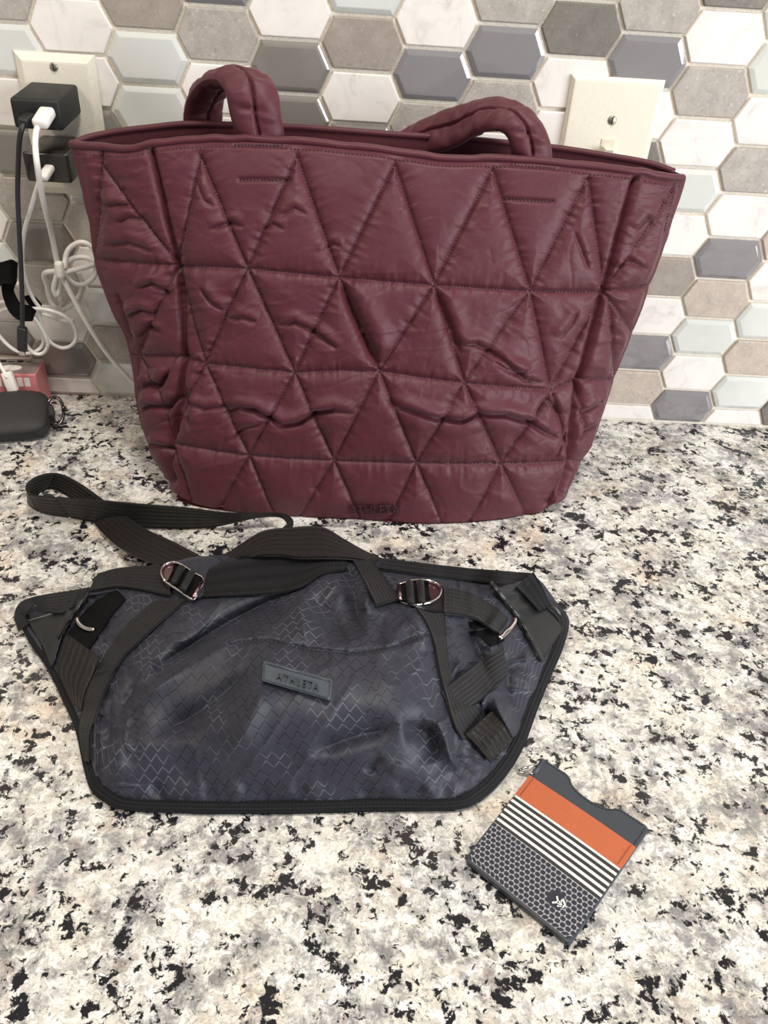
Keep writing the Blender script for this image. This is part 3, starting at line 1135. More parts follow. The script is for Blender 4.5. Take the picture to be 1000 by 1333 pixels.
v = np.linspace(0, 1, NT_)[:, None]
u = np.linspace(0, 1, NF)[None]
bul = .012 * np.sin(math.pi * u) ** .6 * np.sin(math.pi * np.clip(v, 0, 1)) ** .8 + .004 * np.exp(-((v - .68) / .1) ** 2) * np.sin(math.pi * u) ** .5
GF, NFm, PXF = quilt_panel(gF, bul)
ug = np.linspace(0, 1, NG)[None]
bg_ = .004 * np.sin(math.pi * ug) * np.sin(math.pi * v)
GL, NLm, PXL = quilt_panel(gL, bg_, np.clip(ug * 5, .25, 1))
GR, NRm, PXR = quilt_panel(gR, bg_, np.clip((1 - ug) * 5, .25, 1))
GL[:, -1] = GF[:, 0]
GR[:, 0] = GF[:, -1]
body = obj('front_panel', GF.reshape(-1, 3), grid_faces(NT_, NF, 0, True), MAROON, tote)
# the part of each side panel that turns away to the back
backL = at_y(silL[:, :2], silL[:, 2]) * 1.0
backR = at_y(silR[:, :2], silR[:, 2]) * 1.0
lb, rb = GL[:, 0], GR[:, -1]
tt = np.linspace(0, 1, NT_)


def side_panel(name, G, front_first):
    e = G[:, 0] if front_first else G[:, -1]
    sgn = 1 if front_first else -1
    cols = []
    nB = 14
    for k in range(1, nB + 1):
        f = k / nB
        dep = (-.064 + .014 * tt) - e[:, 1]
        x = e[:, 0] + sgn * (.012 * f * f + (.018 + .03 * np.sin(math.pi * tt)) * f * .35)
        x = x + sgn * .003 * np.sin(f * 9 + tt * 23)
        cols.append(np.stack([x, e[:, 1] + dep * f, e[:, 2] * (1 - .5 * f * (tt > .9) * (tt - .9) * 10)], 1))
    C = np.stack(cols, 1)
    G2 = np.concatenate([C[:, ::-1], G], 1) if front_first else np.concatenate([G, C], 1)
    o = obj(name, G2.reshape(-1, 3), grid_faces(G2.shape[0], G2.shape[1], 0, True), MAROON, tote)
    return o, C[:, -1]


sL, bkL = side_panel('side_panel', GL, True)
sR, bkR = side_panel('side_panel', GR, False)
# back panel, seen above the front lip
lipB = resample([(93, 188, -.098), (112, 180, -.092), (150, 172, -.084), (200, 166, -.078), (240, 162, -.075), (300, 163, -.074), (385, 166, -.073), (430, 169, -.073), (520, 176, -.073), (600, 181, -.073), (665, 187, -.074), (725, 193, -.075), (790, 203, -.080), (850, 214, -.088), (893, 230, -.098)], 160)
LB = at_y(lipB[:, :2], lipB[:, 2])
nb = 40
rows = []
for k in range(nb):
    f = k / (nb - 1)
    x0 = bkL[int(f * (NT_ - 1)), 0]
    x1 = bkR[int(f * (NT_ - 1)), 0]
    s = np.linspace(0, 1, 160)
    xs = x0 + (x1 - x0) * s
    w = np.clip(f * 4, 0, 1)
    X = LB[:, 0] * (1 - w) + xs * w
    Y = LB[:, 1] * (1 - f) + (-.05) * f - .006 * np.sin(math.pi * f) * np.sin(math.pi * s)
    Z = LB[:, 2] * (1 - f) + .002 * f
    Y = Y + .0025 * np.sin(X * 60) * np.sin(Z * 50) * np.sin(math.pi * f)
    rows.append(np.stack([X, Y, Z], 1))
GB = np.array(rows)
th = .004
Vb = np.concatenate([GB.reshape(-1, 3), (GB + np.array([0, th, 0])).reshape(-1, 3)])
Fb = np.vstack([grid_faces(nb, 160, 0, True), grid_faces(nb, 160, nb * 160, False)])
obj('back_panel', Vb, Fb, MAROON_D, tote)
# lining behind the front panel and the bag floor
ln = np.concatenate([GL[:200:4, ::6], GF[:200:4, ::10], GR[:200:4, ::6]], 1) + np.array([0, .006, 0])
obj('lining', ln.reshape(-1, 3), grid_faces(ln.shape[0], ln.shape[1], 0, False), MAROON_D, tote)
fb = np.stack([GF[-1, ::20], np.stack([np.linspace(bkL[-1, 0], bkR[-1, 0], len(GF[-1, ::20])), np.full(len(GF[-1, ::20]), -.052), np.full(len(GF[-1, ::20]), .001)], 1)])
fb[0, :, 2] = .001
obj('base_panel', np.concatenate([fb.reshape(-1, 3), (fb + np.array([0, 0, .003])).reshape(-1, 3)]),
    np.vstack([grid_faces(2, fb.shape[1], 0, False), grid_faces(2, fb.shape[1], 2 * fb.shape[1], True)]), MAROON, tote)
# rolled binding along the lip
fr = np.concatenate([GL[0], GF[0, 1:], GR[0, 1:]])[::6]
fr = fr + np.array([0, .0005, .0012])
kx = np.linspace(0, 1, len(fr))
fr[:, 2] += .0006 * vnoise(kx * 40, kx * 0 + 3, 5)
V, Fs = tube_vf(fr, .0034, 10, 0, 2, .8)
obj('rim_binding', V, Fs, MAROON, tote)
V, Fs = tube_vf(LB[::4] + np.array([0, .001, 0]), .0026, 8, 0, 3)
obj('rim_binding', V, Fs, MAROON, tote)

# thread
ALLP = np.concatenate([PXF.reshape(-1, 2), PXL.reshape(-1, 2), PXR.reshape(-1, 2)])
ALLV = np.concatenate([GF.reshape(-1, 3), GL.reshape(-1, 3), GR.reshape(-1, 3)])
ALLN = np.concatenate([NFm.reshape(-1, 3), NLm.reshape(-1, 3), NRm.reshape(-1, 3)])
_cells = {}
for i_, (a_, b_) in enumerate((ALLP // 4).astype(int)):
    _cells.setdefault((a_, b_), []).append(i_)


def on_tote(p):
    a_, b_ = int(p[0] // 4), int(p[1] // 4)
    best, bi = 1e9, None
    for da in (-1, 0, 1):
        for db in (-1, 0, 1):
            for i in _cells.get((a_ + da, b_ + db), ()):
                d = (ALLP[i][0] - p[0]) ** 2 + (ALLP[i][1] - p[1]) ** 2
                if d < best:
                    best, bi = d, i
    return bi


def stitches(segs, name, step=4.4, ln_=2.7, w=.00042, lift=.0005):
    V, Fs = [], []
    for a, b in segs:
        L = np.linalg.norm(b - a)
        for s in np.arange(1.5, L - 1, step):
            q = [on_tote(a + (b - a) * (s + e) / L) for e in (-ln_ / 2, ln_ / 2)]
            if None in q or q[0] == q[1]:
                continue
            A, B = ALLV[q[0]], ALLV[q[1]]
            n = ALLN[q[0]]
            t = np.cross(B - A, n)
            t = t / (np.linalg.norm(t) + 1e-12) * w
            o = len(V)
            M_ = (A + B) / 2 + n * lift * 1.6
            V += [A - t, A + t, M_ + t, M_ - t, B + t, B - t]
            Fs += [(o, o + 1, o + 2, o + 3), (o + 3, o + 2, o + 4, o + 5), (o, o + 3, o + 5), (o + 1, o + 4, o + 2)]
    return stuff(obj(name, V, Fs, THREAD, tote, smooth=False))


def polyseg(P):
    P = np.array(P, float)
    return list(zip(P[:-1], P[1:]))


stitches(ST, 'quilt_stitching')
lipst = polyseg(np.concatenate([lipL[::7, :2], lip[::10, :2], lipR[::7, :2]]) + np.array([0, 9.0]))
stitches(lipst, 'lip_stitching', 5, 3.2)
patchst = polyseg([(306, 191), (372, 193)]) + polyseg([(306, 189), (372, 190.5)]) + polyseg([(314, 234), (378, 234)]) + polyseg([(314, 236.5), (378, 236.5)]) + polyseg([(664, 215), (724, 220)]) + polyseg([(657, 261), (716, 264)]) + polyseg([(657, 258.6), (716, 261.6)])
stitches(patchst, 'handle_stitching', 4.6, 3.6, .0004)

rimst = LB + np.array([0, -.0015, -.0075])
V, Fs = [], []
for i in range(4, 156):
    A, B = rimst[i], rimst[i] + (rimst[i + 1] - rimst[i]) * .6
    o = len(V)
    V += [A + [0, -.001, .0003], A + [0, -.001, -.0003], B + [0, -.001, -.0003], B + [0, -.001, .0003]]
    Fs += [(o, o + 1, o + 2, o + 3)]
stuff(obj('rim_stitching', V, Fs, THREAD, tote, smooth=False))

# raised lettering near the bottom hem
V, Fs = text_vf('ATHLETA', spacing=1.15)
out = []
for x, y, z in V:
    p = (456 + x * 64, 667.5 - y * 11.5)
    i = on_tote(p)
    ii = [on_tote((p[0] + dx, p[1] + dy)) for dx in (-6, -3, 0, 3, 6) for dy in (-5, 0, 5)]
    ii = [k for k in ii if k is not None]
    N = ALLN[ii].mean(0)
    pt = at_y(np.array(p), ALLV[ii][:, 1].min())
    out.append(pt + N * (.0016 + .0010 * z))
lt = obj('lettering', out, Fs, LETTER, tote, smooth=False)


# handles: padded straps, given by centre points, the direction of their width, half width
def handle(name, secs, thick=.015):
    C, A, B = [], [], []
    for px, py, y, wx, wy, wz, hw in secs:
        c = at_y(np.array([px, py], float), y)
        w = np.array([wx, wy, wz], float)
        w /= np.linalg.norm(w)
        A.append(c - w * hw)
        B.append(c + w * hw)
    A, B = crom(A, 10), crom(B, 10)
    nc = 41
    k = len(A)
    uu = np.linspace(-1, 1, nc)
    G = A[:, None] * (1 - uu[None, :, None]) / 2 + B[:, None] * (1 + uu[None, :, None]) / 2
    N = np.repeat(normals(G).mean(1, keepdims=True), nc, axis=1)
    N /= np.linalg.norm(N, axis=-1, keepdims=True)
    prof = (1 - np.abs(uu) ** 2.4) ** .5
    groove = 1 - .5 * np.exp(-(uu / .06) ** 2)
    L = np.linspace(0, k / 10, k)
    wr = .0016 * vnoise(np.repeat(L[:, None], nc, 1) * 4.0, np.repeat(uu[None], k, 0) * 1.2 + L[:, None], 9) + .0010 * vnoise(np.repeat(L[:, None], nc, 1) * 9.0, np.repeat(uu[None], k, 0) * 2.0, 19)
    h = (thick / 2 * prof * groove)[None] + wr * prof[None]
    top, bot_ = G + N * h[..., None], G - N * h[..., None]
    V = np.concatenate([top.reshape(-1, 3), bot_.reshape(-1, 3)])
    F = np.vstack([grid_faces(k, nc, 0, True), grid_faces(k, nc, k * nc, False)])
    o = obj(name, V, F, MAROON, tote)
    return o, [(top[:, nc // 2], N[:, nc // 2]), (bot_[:, nc // 2], -N[:, nc // 2])]


def seam_thread(o, mid, w=.0006):
    V, Fs = [], []
    for P, N in mid:
        seam_run(P, N, w, V, Fs)
    return stuff(obj('seam_thread', V, Fs, THREAD, o, smooth=False))


def seam_run(P, N, w, V, Fs):
    if True:
        for i in range(0, len(P) - 1):
          for f in (0.0, .5):
            A = P[i] * (1 - f) + P[i + 1] * f
            B = A + (P[i + 1] - P[i]) * .3
            n = N[i]
            t = np.cross(B - A, n)
            t = t / (np.linalg.norm(t) + 1e-12) * w
            q = len(V)
            M_ = (A + B) / 2 + n * .0010
            A, B = A + n * .0004, B + n * .0004
            V += [A - t, A + t, M_ + t, M_ - t, B + t, B - t]
            Fs += [(q, q + 1, q + 2, q + 3), (q + 3, q + 2, q + 4, q + 5)]


h1, m1 = handle('handle', [(344, 235, -.112, 1, .05, 0, .0185), (341, 190, -.113, 1, .05, 0, .0182), (333, 150, -.113, 1, .1, .0, .0190), (327, 118, -.108, 1, .25, .03, .0192), (312, 101, -.094, .9, .6, .05, .0185), (288, 104, -.077, .8, .8, 0, .0180),
                           (269, 126, -.063, .8, .8, 0, .0175), (264, 160, -.056, .85, .6, 0, .017), (266, 205, -.050, 1, .3, 0, .017), (272, 260, -.042, 1, .2, 0, .017)])
seam_thread(h1, m1)
h2, m2 = handle('handle', [(694, 255, -.111, 1, .0, -.05, .0160), (693, 212, -.112, 1, .0, -.05, .0160), (688, 180, -.112, 1, .1, .05, .0160), (670, 157, -.106, .85, .4, .3, .0160), (638, 149, -.093, .45, .6, .65, .0160), (600, 163, -.078, .2, .45, .85, .0165),
                           (560, 176, -.064, .2, .5, .85, .0165), (522, 194, -.054, .2, .6, .8, .016), (490, 215, -.040, .2, .9, .2, .015)], .014)
seam_thread(h2, m2)


# ------------------------------------------------------------------ black sling bag lying on the counter
sling = empty('sling_bag', (.03, -.40, 0), 'black sling bag of zigzag nylon lying flat with webbing straps and buckles', 'bag')
SW, SH = 460, 330
CTRL = np.array([
    # bottom rim
    (28, 812, .010), (60, 872, .006), (98, 940, .006), (122, 1015, .006), (150, 1040, .006), (230, 1044, .006), (375, 1045, .006), (500, 1043, .006), (590, 1042, .006), (630, 1026, .006), (668, 980, .006), (698, 915, .006), (722, 850, .007), (735, 812, .010),
    # upper rim
    (40, 792, .012), (80, 778, .018), (118, 766, .024), (170, 742, .034), (215, 735, .042), (290, 724, .050), (345, 716, .052), (400, 714, .054), (470, 722, .052), (520, 733, .046), (600, 742, .038), (690, 750, .026),
    # pouch
    (245, 790, .050), (290, 785, .055), (390, 770, .062), (440, 755, .062), (490, 790, .064), (545, 795, .060), (300, 860, .058), (400, 830, .066), (400, 890, .064), (480, 860, .066), (550, 860, .060),
    (210, 860, .046), (230, 920, .043), (160, 950, .030), (140, 985, .022), (200, 985, .028), (300, 960, .045), (400, 960, .047), (500, 940, .054), (570, 920, .048), (585, 960, .032), (300, 1010, .024), (400, 1010, .025), (500, 1005, .027), (560, 1000, .024), (190, 1020, .013), (600, 1010, .014),
    # left side
    (150, 850, .034), (120, 905, .024), (100, 830, .018), (150, 790, .034), (80, 860, .011), (190, 800, .042), (115, 960, .014),
    # right side
    (590, 800, .050), (610, 860, .038), (640, 800, .038), (650, 850, .030), (620, 920, .026), (650, 930, .018), (680, 870, .016), (690, 810, .020), (640, 980, .012), (700, 780, .022)])


def tps_fit(P, z, reg=2.0):
    n = len(P)
    d = np.linalg.norm(P[:, None] - P[None], axis=-1)
    K = np.where(d > 0, d * d * np.log(d + 1e-9), 0) + np.eye(n) * reg
    A = np.block([[K, np.c_[np.ones(n), P]], [np.c_[np.ones(n), P].T, np.zeros((3, 3))]])
    return np.linalg.solve(A, np.r_[z, 0, 0, 0])


_cp = CTRL[:, :2] / 100
_cw = tps_fit(_cp, CTRL[:, 2], .02)

# folds: polyline, height in metres (+ ridge, - valley), width in pixels
FOLD = [
    ([(410, 760), (372, 774), (330, 793), (290, 814), (250, 840), (208, 868), (186, 892)], -.0115, 8, 15),
    ([(340, 765), (290, 785), (240, 808), (196, 838)], .0030, 14),
    ([(330, 822), (260, 858), (205, 895), (165, 935)], .0060, 14),
    ([(330, 862), (296, 900), (246, 936), (196, 958)], -.0105, 20, 11),
    ([(352, 880), (330, 930), (300, 985)], .0070, 20),
    ([(388, 768), (392, 800), (400, 840)], .0045, 9),
    ([(400, 775), (430, 800), (452, 838)], -.0075, 13),
    ([(470, 738), (478, 765), (474, 800)], .0070, 11),
    ([(450, 728), (460, 760), (466, 800), (470, 835)], -.0090, 14, 6),
    ([(410, 745), (440, 765), (452, 790)], .0040, 12),
    ([(500, 795), (494, 830), (500, 848)], -.0035, 11),
    ([(528, 800), (545, 815), (556, 850)], .0060, 11),
    ([(562, 936), (564, 958), (574, 992)], -.0095, 20, 8),
    ([(524, 952), (556, 948)], -.0050, 13),
    ([(566, 938), (578, 958), (586, 984), (598, 1006)], .0085, 8),
    ([(588, 920), (580, 938), (552, 946)], .0060, 9),
    ([(400, 985), (450, 962), (520, 945)], -.0085, 15),
    ([(330, 1012), (380, 1000), (440, 998)], -.0020, 12),
    ([(480, 1010), (486, 996), (500, 985)], -.0045, 7),
    ([(508, 1010), (516, 998), (520, 990)], .0030, 7),
    ([(200, 855), (192, 880), (176, 900)], .0050, 9),
    ([(186, 870), (168, 908), (152, 930)], -.0060, 11),
    ([(150, 940), (138, 970), (140, 1005)], -.0040, 9),
    # right side panel
    ([(600, 805), (625, 850), (628, 880)], -.0130, 14),
    ([(585, 810), (600, 850), (590, 885)], .0060, 13),
    ([(640, 905), (655, 935), (668, 962)], .0110, 9),
    ([(625, 915), (640, 950), (650, 970)], -.0110, 11),
    ([(668, 850), (660, 890), (672, 930)], -.0050, 10),
    ([(680, 845), (690, 870), (684, 900)], .0040, 9),
    ([(640, 760), (668, 800), (700, 855)], -.0040, 9),
    ([(560, 745), (600, 752), (640, 762)], -.0070, 9),
    # left opening
    ([(104, 824), (125, 795), (160, 770)], -.0100, 11),
]
GATHER = np.array([(300, 838), (340, 832), (400, 845), (452, 850), (510, 842), (556, 826)], float)


def sling_h(px):
    P = np.asarray(px, float).reshape(-1, 2)
    Q = P / 100
    z = np.zeros(len(P))
    for i in range(0, len(P), 40000):
        q = Q[i:i + 40000]
        d = np.linalg.norm(q[:, None] - _cp[None], axis=-1)
        K = np.where(d > 0, d * d * np.log(d + 1e-9), 0)
        z[i:i + 40000] = K @ _cw[:-3] + _cw[-3] + q @ _cw[-2:]
    rim = np.clip(z / .02, 0, 1)
    for pts, a, w, *w2 in FOLD:
        pts = np.array(pts, float)
        lo, hi = pts.min(0) - 4 * w, pts.max(0) + 4 * w
        kk = (P[:, 0] > lo[0]) & (P[:, 0] < hi[0]) & (P[:, 1] > lo[1]) & (P[:, 1] < hi[1])
        if not kk.any():
            continue
        pp = resample(pts, 14)
        d, sg, al = poly_dist(P[kk], pp)
        fade = np.sin(np.clip(np.minimum(al, 1 - al) * 3.2, 0, 1) * math.pi / 2) ** 1.5
        ww = np.where(sg < 0, w2[0], w) if w2 else w
        z[kk] += a * fade * np.exp(-(d / ww) ** 1.35)
    x, y = P[:, 0], P[:, 1]
    side = np.clip((x - 575) / 40, 0, 1) * np.clip((715 - x) / 50, 0, 1) + np.clip((190 - x) / 50, 0, 1) * np.clip((x - 60) / 40, 0, 1)
    ax, ay = x * .8 + y * .6, y * .8 - x * .6
    z += rim * (.0014 * fbm(x / 85, y / 70, 71, 2) + .0012 * np.clip(ridged(ax / 52, ay / 120, 75), 0, 1) ** 3 + side * (.0060 * fbm(x / 30, y / 34, 72, 3) + .004 * np.clip(ridged(x / 36, y / 40, 77), 0, 1) ** 4))
    # gathers along the bottom hem and under the front seam
    hem = np.exp(-((y - 1030) / 12) ** 2) * np.clip((x - 170) / 40, 0, 1) * np.clip((610 - x) / 40, 0, 1)
    z += .0032 * hem * vnoise(x / 17, y / 60, 81)
    d, _, _ = poly_dist(P, GATHER)
    z += -.0018 * np.exp(-(d / 3.0) ** 2) + .0012 * np.exp(-d / 12) * vnoise(x / 7, y / 40, 82)
    return np.maximum(z, .0035).reshape(np.asarray(px).shape[:-1])


topE = resample([(30, 800), (46, 788), (80, 776), (118, 764), (150, 748), (190, 738), (240, 728), (290, 722), (345, 714), (400, 712), (470, 720), (520, 731), (600, 740), (660, 746), (696, 750), (722, 780), (732, 802)], SW)
botE = resample([(30, 812), (48, 838), (70, 868), (92, 912), (108, 948), (120, 996), (130, 1022), (148, 1036), (172, 1043), (260, 1047), (375, 1047), (480, 1044), (588, 1043), (618, 1032), (647, 1006), (671, 968), (688, 926), (706, 881), (723, 843), (732, 815)], SW)
lE = np.linspace(topE[0], botE[0], SH)
rE = np.linspace(topE[-1], botE[-1], SH)
gS = coons(topE, botE, lE, rE)
hS = sling_h(gS)
BS = at_z(gS, hS)
skirt = BS[0].copy()
skirt[:, 2] = .003
skirt[:, 1] += .004
mid = (BS[0] + skirt) / 2 + np.array([0, .004, 0])
V = np.concatenate([np.stack([skirt, mid]).reshape(-1, 3), BS.reshape(-1, 3)])
full = np.concatenate([np.stack([skirt, mid]), BS])
du = np.linalg.norm(np.diff(full, axis=0), axis=-1)
arc = np.vstack([np.zeros(SW), np.cumsum(du, 0)])
arc = arc - arc[-1:]
uvx = full[..., 0] + .25 * (full[..., 2])
sb = obj('pouch', V, grid_faces(SH + 2, SW, 0, True), RIP, sling, uv=np.stack([uvx.ravel(), -arc.ravel()], 1))

# stiff back panel under the pouch, with its bound edge
OUT = [(24, 806), (40, 838), (62, 870), (84, 915), (99, 950), (110, 1000), (120, 1030), (140, 1046), (165, 1054), (260, 1058), (375, 1058), (480, 1055), (590, 1054), (625, 1042), (655, 1014), (680, 975), (697, 930), (715, 885), (732, 845), (740, 812), (734, 796), (718, 778)]
INN = [(37, 800), (53, 832), (75, 862), (98, 909), (113, 944), (124, 992), (133, 1018), (150, 1032), (172, 1040), (260, 1043), (375, 1043), (480, 1040), (585, 1040), (615, 1029), (643, 1003), (667, 966), (684, 924), (702, 879), (719, 842), (727, 814), (722, 802), (708, 790)]
ob = at_z(np.array(OUT + [(690, 752), (560, 742), (420, 735), (300, 738), (200, 752), (118, 770), (60, 784)], float), .002)
V, Fs = prism_vf([(p[0], p[1]) for p in ob], lambda a, b, h: (a, b, h), .0004, .0034)
obj('back_panel', V, Fs, BLACKF, sling, smooth=False)
oz = np.array([.006] * len(OUT)); oz[0] = .009; oz[-3:] = (.010, .014, .018)
iz = np.array([.0085] * len(INN)); iz[0] = .012; iz[-3:] = (.014, .018, .022)
ribbon('edge_binding', at_z(np.array(OUT, float), oz * .55), at_z(np.array(INN, float), iz), .0042, BIND, sling, n=6, nc=9, puff=.6, up=(0, 0, 1))


def R_on(name, secs, thick, mat, parent=None, n=7, nc=9, puff=0.2, absolute=False):
    """strap lying on the bag: (pxA, pyA, pxB, pyB, liftA, liftB)"""
    s = np.array(secs, float)
    A, B = s[:, :2], s[:, 2:4]
    A, B = crom(A, n), crom(B, n)
    L = crom(s[:, 4:6], n)
    if absolute:
        zA, zB = L[:, 0], L[:, 1]
    else:
        zA, zB = sling_h(A) + L[:, 0], sling_h(B) + L[:, 1]
        zM = sling_h((A + B) / 2)
        bulge = np.maximum(0, zM - (zA + zB) / 2 + .0005)
        zA, zB = zA + bulge * .6, zB + bulge * .6
    o = ribbon(name, at_z(A, zA), at_z(B, zB), thick, mat, parent or sling, n=0, nc=nc, puff=puff, up=(0, -.5, 1))
    return o


# long shoulder strap looping out to the left
R_on('shoulder_strap', [(264, 726, 214, 738, .046, .044), (226, 706, 180, 726, .030, .026), (192, 690, 154, 712, .018, .010), (162, 670, 132, 692, .016, .004), (134, 651, 112, 666, .024, .004), (104, 630, 92, 648, .032, .010), (76, 617, 66, 636, .038, .016),
                        (50, 620, 46, 645, .038, .012), (35, 632, 37, 655, .036, .004), (42, 644, 56, 667, .034, .002), (80, 648, 98, 674, .034, .002), (134, 652, 140, 682, .033, .002), (190, 657, 196, 687, .032, .002), (240, 661, 262, 687, .030, .002), (290, 667, 302, 681, .022, .010),
                        (334, 668, 336, 674, .018, .014), (364, 668, 364, 673, .020, .016), (380, 675, 374, 682, .026, .020), (380, 688, 366, 690, .034, .032), (370, 700, 356, 702, .040, .040)],
     .0017, WEB_B, absolute=True, puff=0, n=9)
# wide grab handle arched over the top edge
R_on('grab_handle', [(288, 727, 322, 727, .048, .054), (316, 708, 338, 723.5, .056, .062), (344, 692, 366, 723, .060, .064), (380, 688, 388, 726, .062, .066), (418, 687, 424, 726, .062, .066), (446, 702, 452, 727, .058, .062), (470, 716, 474, 730, .054, .057), (500, 730, 490, 736, .048, .050)],
     .0022, WEB_B, absolute=True, puff=0)
R_on('mesh_trim', [(266, 742, 258, 777, .002, .003), (300, 731, 322, 774, .002, .003), (340, 727, 360, 771, .002, .003), (384, 726, 390, 765, .002, .003), (420, 726, 420, 747, .002, .003), (452, 728, 452, 742, .002, .003)], .0016, BIND)
R_on('top_strap', [(458, 727, 482, 727, .003, .003), (470, 748, 496, 746, .003, .004), (482, 772, 510, 766, .004, .005), (490, 788, 520, 780, .004, .004)], .0016, WEB)
R_on('top_strap', [(500, 727, 492, 740, .002, .003), (560, 735, 556, 749, .002, .003), (620, 741, 618, 757, .003, .003), (694, 747, 678, 762, .003, .003)], .0018, BIND)
# left side
R_on('side_strap', [(128, 747, 116, 770, .003, .003), (150, 741, 150, 764, .003, .003), (176, 738, 180, 767, .003, .003), (204, 737, 208, 773, .003, .003), (220, 738, 222, 776, .002, .002)], .0018, WEB)
R_on('corner_loop', [(24, 822, 38, 812, .002, .002), (19, 804, 33, 803, .004, .004), (24, 788, 38, 795, .008, .008), (38, 779, 47, 787, .010, .008), (60, 774, 62, 796, .010, .006), (88, 770, 82, 798, .006, .004), (116, 765, 104, 784, .004, .004)], .0016, WEB)
R_on('leather_corner', [(36, 808, 44, 822, .001, .001), (60, 799, 58, 846, .002, .001), (88, 788, 68, 868, .003, .002), (113, 774, 76, 832, .005, .004)], .0016, LEATHER, n=6)
R_on('flap_edge', [(116, 772, 113, 771, .006, .006), (96, 800, 93, 798, .006, .006), (76, 832, 73, 830, .006, .006)], .0022, BLACKP)
R_on('opening_shade', [(88, 826, 116, 846, .001, .001), (104, 804, 132, 822, .002, .002), (126, 782, 146, 800, .002, .002), (152, 768, 164, 780, .001, .001)], .001, BLACKF)  # black strip standing in for the shade inside the opening
R_on('side_strap', [(88, 826, 130, 856, .005, .006), (80, 850, 121, 880, .004, .005), (75, 872, 112, 900, .003, .004), (92, 908, 106, 926, .002, .003)], .0017, WEB_B)
R_on('front_strap', [(200, 783, 242, 781, .002, .002), (180, 800, 206, 812, .003, .003), (160, 820, 178, 838, .003, .003), (136, 854, 160, 856, .003, .003), (118, 892, 144, 884, .003, .003), (108, 925, 128, 924, .003, .003), (104, 955, 118, 958, .003, .003), (110, 990, 118, 992, .001, .001)], .002, WEB)
# right side
R_on('leather_corner', [(638, 762, 690, 752, .003, .003), (660, 788, 712, 778, .003, .003), (682, 822, 730, 798, .003, .003), (704, 862, 732, 820, .002, .002)], .0016, LEATHER, n=6)
R_on('flap_edge', [(638, 760, 642, 757, .006, .006), (660, 786, 664, 783, .006, .006), (682, 816, 686, 814, .005, .005), (704, 862, 708, 860, .003, .003)], .0026, LEATHER, puff=.6)
R_on('corner_tab', [(672, 764, 694, 745, .006, .006), (686, 778, 704, 762, .007, .008), (702, 796, 717, 790, .006, .006)], .0018, BIND)
R_on('side_strap', [(578, 765, 578, 798, .004, .004), (600, 768, 600, 801, .005, .004), (623, 777, 620, 806, .006, .005), (646, 792, 632, 814, .007, .006), (662, 806, 648, 824, .006, .005)], .0018, WEB)
R_on('opening_shade', [(612, 812, 630, 804, .001, .001), (628, 832, 648, 822, .001, .001), (640, 842, 656, 834, .001, .001)], .001, BLACKF)  # black strip painting the shade in the void between straps
R_on('cross_strap', [(654, 840, 660, 880, .006, .005), (636, 852, 646, 892, .007, .006), (614, 870, 628, 910, .007, .006), (588, 890, 608, 924, .004, .004), (574, 902, 594, 940, .001, .001)], .0018, WEB)
R_on('front_strap', [(540, 789, 578, 800, .002, .002), (556, 812, 580, 822, .002, .002), (566, 840, 582, 848, .002, .002), (572, 872, 588, 884, .002, .002), (582, 912, 606, 904, .003, .003), (590, 940, 622, 922, .003, .003), (602, 964, 634, 944, .002, .002)], .0018, WEB)
R_on('satin_strap', [(606, 956, 640, 926, .005, .005), (622, 972, 656, 942, .005, .005), (638, 992, 668, 962, .003, .003)], .0016, WEB_B)


# metal hardware
def on_bag(pts, lift):
    P = np.array(pts, float)
    z = sling_h(P)
    return at_z(P, z * .35 + .65 * z.mean() + lift)


def buckle(frame, plate_, bars, web, lift):
    fr_ = on_bag(frame, lift)
    root = tube('buckle', np.vstack([fr_, fr_[:1]]), .0010, CHROME, sling, 8, 3)
    zz = fr_[:, 2].mean()
    V, Fs = [], []
    pp = on_bag(plate_, lift)
    n = len(pp)
    V = list(pp + [0, 0, .0006]) + list(pp - [0, 0, .0006])
    Fs = [tuple(range(n)), tuple(range(2 * n - 1, n - 1, -1))] + [(i, n + i, n + (i + 1) % n, (i + 1) % n) for i in range(n)]
    obj('end_plate', V, Fs, GUN, root, smooth=False)
    for a, b in bars[:-1]:
        q = on_bag([a, b], lift + .0022)
        tube('webbing_turn', q, .0026, WEB, root, 10, 4, .8)
    q = on_bag(bars[-1], lift + .0004)
    tube('bar', q, .0013, GUN, root, 8, 2)
    return root


R_on('buckle_tab', [(214, 738, 216, 762, .002, .002), (246, 727, 256, 778, .003, .003), (272, 725, 272, 765, .003, .003), (286, 730, 284, 748, .002, .002)], .0018, RIP)
R_on('webbing_turn', [(226, 734, 216, 758, .0045, .0045), (240, 738, 232, 768, .005, .005), (262, 753, 252, 778, .005, .005)], .0016, BLACKF)
buckle([(215, 757), (210.5, 746), (213, 737), (220, 733), (229, 732), (240, 737), (253, 746), (266, 754.5), (259, 768), (252, 780.5), (238, 772), (226, 764)],
       [(215, 757), (211, 746), (213.5, 738), (220, 734), (227, 733.5), (224, 745), (218, 757)],
       [((237, 738), (226, 760)), ((250, 745), (238, 768)), ((263, 757), (252, 778))], None, .0075)
R_on('buckle_tab', [(534, 757, 538, 790, .002, .002), (556, 755, 560, 797, .003, .003), (576, 762, 578, 800, .002, .002)], .0018, LEATHER)
R_on('webbing_turn', [(521, 760, 522, 782, .0045, .0045), (540, 757, 541, 786, .005, .005), (560, 756, 560, 784, .005, .005)], .0016, BLACKF)
buckle([(519, 761), (520, 771), (521, 782), (537, 787), (549, 786), (560, 784), (570, 778), (574, 769), (571, 761), (560, 756), (548, 755), (534, 756)],
       [(558, 757), (559, 781), (566, 779), (571, 774), (573, 767), (570, 761), (564, 758)],
       [((533, 758), (535, 785)), ((547, 757), (549, 784)), ((519.5, 762), (521.5, 781))], None, .0075)
